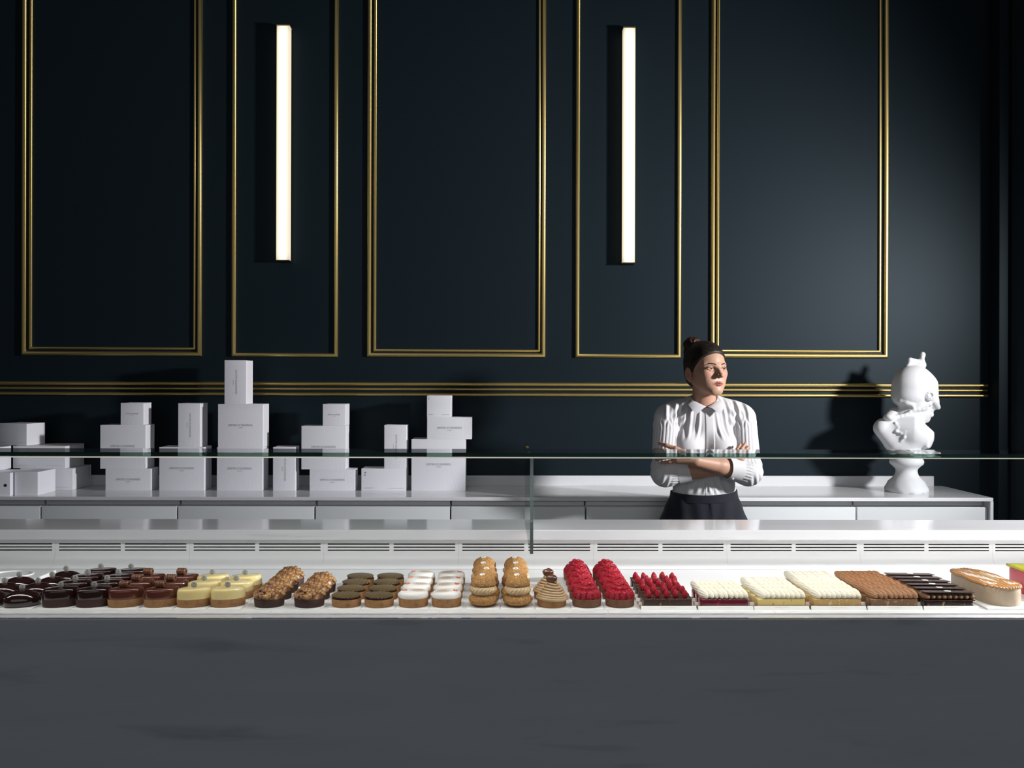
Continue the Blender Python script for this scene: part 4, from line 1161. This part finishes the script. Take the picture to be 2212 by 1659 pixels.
for (base, mid, tip, r) in (((1587, 985, 3.945), (1592, 972, 3.938), (1598.5, 960.5, 3.945), .0082), ((1594, 985, 3.942), (1602, 970, 3.935), (1610.5, 958.0, 3.946), .0082),
                            ((1599, 988, 3.942), (1609, 975, 3.936), (1616, 965.5, 3.946), .0078), ((1602, 993, 3.942), (1611, 984, 3.938), (1618, 977, 3.946), .0070)):
    B_, Mi, T_ = W(*base), W(*mid), W(*tip)
    chain([wq, B_], [.0185, .012], .012); chain([B_, Mi, T_], [r*1.12, r, r*.82], .0025)
chain([wq, W(1578, 992, 3.945), W(1577, 980, 3.948), W(1580, 972, 3.950)], [.016, .0115, .0095, .0078], .004)

def tone(V):
    L = (V - HO) @ HR
    x, y, z = L[:, 0], L[:, 1], L[:, 2]; ax = np.abs(x)
    col = np.tile(N((.45, .265, .180)), (len(V), 1))
    def blend(wt, c):
        nonlocal col
        wt = np.clip(wt, 0, 1)[:, None]; col = col*(1 - wt) + N(c)*wt
    face = (y < -.02) & (z > -.13) & (z < .1) & (ax < .09)
    blend(np.exp(-(((ax - .043)/.022)**2 + ((z + .022)/.020)**2))*.45*face, (.46, .20, .14))
    blend(np.exp(-((x/.014)**2 + ((z + .034)/.012)**2))*.3*(y < -.09), (.46, .21, .15))
    nofc = ~((ax < .10) & (z > -.13))
    blend(nofc*.35, (.43, .215, .15))
    # ears a little redder
    blend((ax > .070)*(y > -.01)*(z < .02)*(z > -.07)*.5, (.43, .18, .13))
    # lips
    zu = np.interp(ax, (0, .0045, .012, .024), (-.0572, -.0560, -.0582, -.0645)); zl = np.interp(ax, (0, .006, .014, .024), (-.0752, -.0750, -.0728, -.0655))
    blend(np.clip((zu - z)/.0010 + .5, 0, 1)*np.clip((z - zl)/.0010 + .5, 0, 1)*(ax < .0245)*(y < -.072), (.29, .075, .070))
    blend((.0014 - np.abs(z + .0650))/.0010*(ax < .0225)*(y < -.076)*.85, (.16, .03, .03))
    # lash lines and lid shade of the make-up
    ex = (ax - .0345)/.0165; lz = .0005 + .0066*(1 - ex*ex)
    blend((.0021 - np.abs(z - lz - .0004))/.0008*(np.abs(ex) < 1.05)*(y < -.06), (.05, .03, .025))
    lz2 = .0005 - .0058*(1 - ex*ex)
    blend((.0011 - np.abs(z - lz2))/.0008*(np.abs(ex) < 1.0)*(y < -.06)*.5, (.16, .08, .06))
    return np.concatenate([col, np.ones((len(V), 1), np.float32)], 1)
sdf_obj('body', fd, M['skin'], pw, tone, smooth=1)
del fd
LV = (o_last[0] - HO) @ HR; LV = LV[(LV[:, 1] < -.03) & (np.abs(LV[:, 0]) < .075) & (np.abs(LV[:, 2]) < .06)]
def skin_y(lx, lz):
    d2 = (LV[:, 0] - lx)**2 + (LV[:, 2] - lz)**2; q = np.argsort(d2)[:8]; return float(np.median(LV[q, 1]))
for s in (-1, 1):           # brows
    mb = MB(); rings = []
    for q in range(17):
        u = q/16; lx = s*(.0125 + .0455*u); lz = float(np.interp(u, (0, .25, .62, 1), (.0165, .0200, .0225, .0135))); hh = float(np.interp(u, (0, .08, .3, .65, 1), (.0016, .0032, .0035, .0026, .0005)))
        y = skin_y(lx, lz)
        rings.append([Vector(tuple(hw(lx, y - .0010*math.cos(t_) + .0002, lz + hh*math.sin(t_)))) for t_ in [2*PI*k/8 for k in range(8)]])
    o = mb.loft(rings).build('eyebrow', M['brow_hair'], pw, ang=2); o.matrix_parent_inverse = Matrix.Translation(-pw.location)
# eyes look past the camera to the side
for s in (-1, 1):
    c = hw(s*.0345, -.0715, .0005); r = .0130
    g = Vector(tuple(HR @ N((math.sin(math.radians(14)), -math.cos(math.radians(14)), .03)))).normalized()
    mb = MB(); rot = Vector((0, 0, 1)).rotation_difference(g).to_matrix()
    nu, nv = 28, 30; rings = []
    angs = [math.radians(q) for q in (0.5, 4, 8, 11, 11.5, 16, 21, 28, 32, 32.6, 38, 46, 58, 72, 88, 110, 140, 178)]
    for a in angs: rings.append([Vector(tuple(c)) + rot @ Vector((r*math.sin(a)*math.cos(2*PI*j/nu), r*math.sin(a)*math.sin(2*PI*j/nu), r*math.cos(a))) for j in range(nu)])
    mb.loft(rings); n_ = nu
    for i in range(len(angs) - 1):
        mi = 2 if angs[i] < math.radians(11) else 1 if angs[i] < math.radians(32) else 0
        for j in range(nu): mb.m[i*nu + j] = mi
    mb.m[-2] = 2
    o = mb.build('eye', [M['eye_white'], M['iris'], M['pupil']], pw, ang=3); o.matrix_parent_inverse = Matrix.Translation(-pw.location)
# hair
fh = Field(np.arange(HO[0] - .13, HO[0] + .12, .002), np.arange(HO[1] - .13, HO[1] + .15, .002), np.arange(HO[2] - .10, HO[2] + .135, .002))
fh.add(ELL((0, .012, .035), (.0845, .1045, .0905)), .001, HF)
fh.add(ELL((0, .060, -.025), (.060, .052, .062)), .03, HF)
for s in (-1, 1): fh.add(ELL((s*.060, -.004, .010), (.0255, .034, .036)), .02, HF)
def hairline(x, y, z):
    X, Y, Z = x - HO[0], y - HO[1], z - HO[2]
    lx = HR[0, 0]*X + HR[1, 0]*Y; ly = HR[0, 1]*X + HR[1, 1]*Y; lz = Z
    ax = np.abs(lx)
    st = 0
    return -(.754*ly + .657*lz) - .0165 + .8*lx*lx + st
fh.cut(hairline, .010)
for s in (-1, 1): fh.add(ELL((s*.088, .008, -.030), (.020, .023, .038)), .006, HF, 's')
X = fh.g[0][:, None, None] - HO[0]; Yq = fh.g[1][None, :, None] - HO[1]; Z = fh.g[2][None, None, :] - HO[2]
lx = HR[0, 0]*X + HR[1, 0]*Yq
sdf_obj('hair', fh, M['hair_dark'], pw, smooth=1)
fq = Field(np.arange(HO[0] - .12, HO[0] + .03, .0018), np.arange(HO[1] - .02, HO[1] + .15, .0018), np.arange(HO[2] + .06, HO[2] + .17, .0018))
fq.add(ELL((-.009, .086, .113), (.041, .037, .033)), .003, HF); fq.add(CAP((-.012, .090, .100), (-.014, .080, .060), .034, .042), .014, HF)
c_ = hw(-.009, .086, .113)
a_ = np.arctan2(fq.g[2][None, None, :] - c_[2], fq.g[0][:, None, None] - c_[0]); q_ = np.sqrt((fq.g[2][None, None, :] - c_[2])**2 + (fq.g[0][:, None, None] - c_[0])**2)
fq.d = fq.d + (.0013*np.sin(5*a_ + 200*q_ + 0*fq.g[1][None, :, None])).astype(np.float32)
sdf_obj('hair_bun', fq, M['hair_auburn'], pw, smooth=1)

# shirt
fs = Field(np.arange(.61, 1.19, .0022), np.arange(3.92, 4.31, .0024), np.arange(at(0, 1080, TR).z, 1.475, .0024))
for p in torso: fs.add(p, .035)
cxs = W(1521, 900, TY)[0]
for (S, E, Wp, te) in ((SL, EL_, WL, .24), (SR, ER, WR, .26)):
    f2 = Field(*fs.g); f2.add(CAP(S, E, .0575, .0575), .02); f2.add(CAP(E, E + (Wp - E)*te, .057, .048), .028)
    k = .014; h = np.maximum(k - np.abs(fs.d - f2.d), 0)/k; fs.d = np.minimum(fs.d, f2.d) - h*h*k*.25
def segd(P, a, b):
    ab = b - a; t = (P - a) @ ab/(ab @ ab); return np.linalg.norm(P - a - np.clip(t, 0, 1)[:, None]*ab, axis=1), t
def sst(x): x = np.clip(x, 0, 1); return x*x*(3 - 2*x)
def creases(V, nr):
    out = np.zeros(len(V), np.float32); arm = np.zeros(len(V), np.float32)
    for (S, E, Wp, te, sg) in ((SL, EL_, WL, .24, -1), (SR, ER, WR, .26, 1)):
        Q = E + (Wp - E)*te
        d1, t1 = segd(V, S, E); d2, t2 = segd(V, E, Q)
        L1 = np.linalg.norm(E - S)
        ax = (E - S)/L1; u = np.cross(ax, N((0, 1, 0))); u /= np.linalg.norm(u); v = np.cross(ax, u)
        R = V - S; ang = np.arctan2(R @ v, R @ u); tt = t1*L1
        outer = (sg*(V[:, 0] - cxs) > .085)
        m1 = sst((.068 - d1)/.008)*sst(t1*6 + .1)*sst((1.1 - t1)*5)*outer
        ridge = np.abs(np.sin(12*ang + .5*np.sin(30*tt)))**.6
        out += m1*(.0030*(ridge - .6))
        # crinkles of the sleeve head and elbow
        out += m1*.0016*np.sin(120*tt + 3*np.sin(9*ang))*np.exp(-((t1 - .12)/.10)**2)
        a2 = (Q - E)/np.linalg.norm(Q - E); w2 = np.cross(a2, N((0, 1, 0)))
        s2 = (V - E) @ w2; q2 = (V - E) @ a2
        m2 = sst((.066 - d2)/.008)*sst(q2/.03)
        out += m2*(.0026*(np.abs(np.sin(PI*s2/.0120 + .8*np.sin(35*q2)))**.7 - .6))
        el = np.exp(-((t1 - .93)/.16)**2)*sst((.075 - np.minimum(d1, d2))/.01)
        out += el*.0018*np.sin(140*tt + 60*(V[:, 0] - E[0]))
        # raised sleeve seam
        arm = np.maximum(arm, np.maximum(m1, m2)); 
    px = V[:, 0] - cxs; z = V[:, 2]; fr_ = sst((-nr[:, 1] - .1)/.5)*(1 - np.clip(arm, 0, 1)); a = np.abs(px)
    ph = a + .26*(z - 1.30) + .006*np.sin(26*z)
    f1 = np.sin(2*PI*ph/.036) + .5*np.sin(2*PI*ph/.021 + 1.3)
    out += fr_*.0036*f1*sst((a - .020)/.03)*sst((1.435 - z)/.05)*sst((z - 1.22)/.05)
    # drawn creases below the arms, fading into the waistband
    f2 = np.sin(2*PI*(px + .35*(z - 1.0)*np.sign(px))/.034 + 2*np.sin(3*px/.1))
    out += fr_*.0026*f2*sst((1.10 - z)/.04)*sst((z - zwb)/.03)
    # pull towards the arm holes
    out += fr_*.0030*np.sin(2*PI*(z + .9*a)/.045)*np.exp(-((a - .125)/.035)**2)*sst((1.40 - z)/.05)*sst((z - 1.25)/.04)
    # placket
    out += sst((.0185 - np.abs(px - .004))/.002)*sst((-nr[:, 1] - .2)/.3)*(z < 1.43)*.0028
    return out
zwb = float(at(0, 1066, TR).z)
# neck opening
fs.add(CAP(W(1521, 874, 4.066), W(1521, 850, 4.06), .048, .060), .006, None, 's')
sdf_obj('shirt', fs, M['shirt_cotton'], pw, smooth=1, disp=creases)
del fs
def cuff(E, Wp, t0, t1, r0, r1, lean):
    ax = Vector(tuple(Wp - E)); L = ax.length; ax.normalize()
    u = ax.cross(Vector((0, 0, 1))).normalized(); v = u.cross(ax).normalized(); mb = MB(); n = 40
    def ring(t, r): 
        c = Vector(tuple(E)) + ax*L*t
        return [c + (u*math.cos(2*PI*j/n) + v*math.sin(2*PI*j/n))*r*(1 + .02*math.sin(3*2*PI*j/n)) + ax*lean*math.sin(2*PI*j/n) for j in range(n)]
    mb.loft([ring(t0, r0*.9), ring(t0 + .015, r0), ring((t0+t1)/2, (r0+r1)/2*.99), ring(t1 - .02, r1), ring(t1, r1), ring(t1, r1 - .003), ring(t0 + .05, r0 - .010)], True, True)
    o = mb.build('cuff', M['shirt_cotton'], pw, ang=1.0); o.matrix_parent_inverse = Matrix.Translation(-pw.location); return o
cuff(EL_, WL, .16, .37, .0535, .0490, -.010)
cb = cuff(ER, WR, .18, .43, .0545, .0500, .010)
p_ = W(1583, 1034, 3.905)
o = MB().oval([(.9, 0), (1, .0008), (1, .002), (.8, .0026)], .0055, .0055, n=20).xf(Matrix.Translation(Vector(tuple(p_))) @ Matrix.Rotation(PI/2 + .5, 4, 'X')).build('button', M['shirt_button'], cb)
# collar with two points
cc = W(1521, 868, 4.062)
for s in (-1, 1):
    rows = []
    zt_ = [at(0, q, 4.12).z - cc[2] for q in (874, 866, 858, 857)]; zb_ = [at(0, q, 4.12).z - cc[2] for q in (890, 879, 869, 866)]
    for i in range(21):
        u = i/20; al = math.radians(3 + 177*u)
        top = Vector((cc[0] + s*.0545*math.sin(al), cc[1] - .058*math.cos(al), cc[2] + float(np.interp(u, (0, .22, .5, 1), zt_))))
        bx_ = float(np.interp(u, (0, .12, .3, .5, .75, 1), (.050, .068, .081, .080, .055, 0)))
        by_ = float(np.interp(u, (0, .12, .3, .5, .75, 1), (-.086, -.070, -.040, 0, .05, .070)))
        bot = Vector((cc[0] + s*bx_, cc[1] + by_, cc[2] + float(np.interp(u, (0, .14, .3, 1), zb_))))
        out = Vector((top.x - cc[0], top.y - cc[1], 0)).normalized()
        midp = top.lerp(bot, .35) + out*.006 + Vector((0, 0, .005))
        rows.append((top, midp, bot))
    mb = MB(); n = len(rows); vs = []
    for (a, m_, b_) in rows: vs += [a, m_, b_]
    inn = [p - Vector((0, 0, .0)) for p in vs]
    vs2 = []
    for i, (a, m_, b_) in enumerate(rows):
        o_ = Vector((a.x - cc[0], a.y - cc[1], 0)).normalized()*.0026
        vs2 += [a - o_, m_ - o_ - Vector((0, 0, .002)), b_ - o_*.8]
    allv = vs + vs2; q = len(vs); fs_ = []
    for i in range(n - 1):
        for k in range(2):
            a0 = i*3 + k; b0 = (i+1)*3 + k
            f1 = (a0, b0, b0 + 1, a0 + 1); f2 = tuple(v + q for v in reversed(f1))
            fs_ += [f1, f2]
        fs_ += [(i*3, i*3 + q, (i+1)*3 + q, (i+1)*3), (i*3 + 2, (i+1)*3 + 2, (i+1)*3 + 2 + q, i*3 + 2 + q)]
    fs_ += [(0, 1, 1 + q, q), (1, 2, 2 + q, 1 + q)]
    mb.add(allv, fs_)
    o = mb.build('collar', M['shirt_cotton'], pw, ang=.9); o.matrix_parent_inverse = Matrix.Translation(-pw.location)
# trousers
ft = Field(np.arange(.63, 1.16, .0045), np.arange(3.98, 4.35, .0055), np.arange(.05, at(0, 1066, TR).z, .0050))
zz = [at(0, p, TR).z for p in (1300, 1200, 1124, 1090, 1070, 1056)]
cxt = W(1520, 1100, TY)[0]
def hips(x, y, z):
    rx = np.interp(z, zz, (.200, .203, .191, .172, .150, .143)).astype(np.float32); ry = np.interp(z, zz, (.11, .128, .122, .112, .104, .102)).astype(np.float32)
    zlo = at(0, 1215, TR).z
    return np.maximum((np.sqrt(((x - cxt)/rx)**2 + ((y - TR)/ry)**2) - 1)*ry, zlo - z)
ft.add((hips, N((cxt, TR, .85)), .6), .01)
for s in (-1, 1): ft.add(CAP((cxt + s*.095, TR, .80), (cxt + s*.105, TR, .06), .105, .10), .04)
X = ft.g[0][:, None, None] - cxt; Yq = ft.g[1][None, :, None]; Z = ft.g[2][None, None, :]
ft.d = ft.d - (np.clip((TR - Yq)/.03, 0, 1)*(.0022*np.sin(2*PI*(X + .12*np.sign(X)*(1 - Z))/.07) - .004*np.exp(-((X + .003 - .10*np.clip(.97 - Z, 0, 1))/.004)**2))).astype(np.float32)
sdf_obj('trousers', ft, M['navy_wool'], pw, smooth=1)
mb = MB(); rings = []
n = 64
for (k, dz) in ((.985, -.034), (1.005, -.033), (1.012, -.016), (1.0, .002), (.985, .002), (.97, -.012)):
    rings.append([(cxt + (.1485 + (.005 if dz < -.03 else 0))*k*math.cos(2*PI*j/n), TR + (.1070 + (.003 if dz < -.03 else 0))*k*math.sin(2*PI*j/n), at(0, 1058, TR).z + dz - .010*max(0, -math.sin(2*PI*j/n))**2 + .004*math.cos(2*PI*j/n)) for j in range(n)])
mb.loft(rings, False, False)
o = mb.build('waistband', M['navy_wool'], pw, ang=1.2); o.matrix_parent_inverse = Matrix.Translation(-pw.location)
for s in (-1, 1):
    mb = MB(); x = cxt + s*.10
    for (y0, y1, z, r) in ((0, 1, 0, 1),):
        rings = []
        for (z, k) in ((0, .96), (.004, 1), (.03, .98), (.055, .72), (.066, .3)):
            rings.append([(x + .045*k*math.cos(2*PI*j/28), TR - .05 + .13*k*math.sin(2*PI*j/28), z + .0) for j in range(28)])
        mb.loft(rings)
    o = mb.build('shoe', M['dark'], pw); o.matrix_parent_inverse = Matrix.Translation(-pw.location)
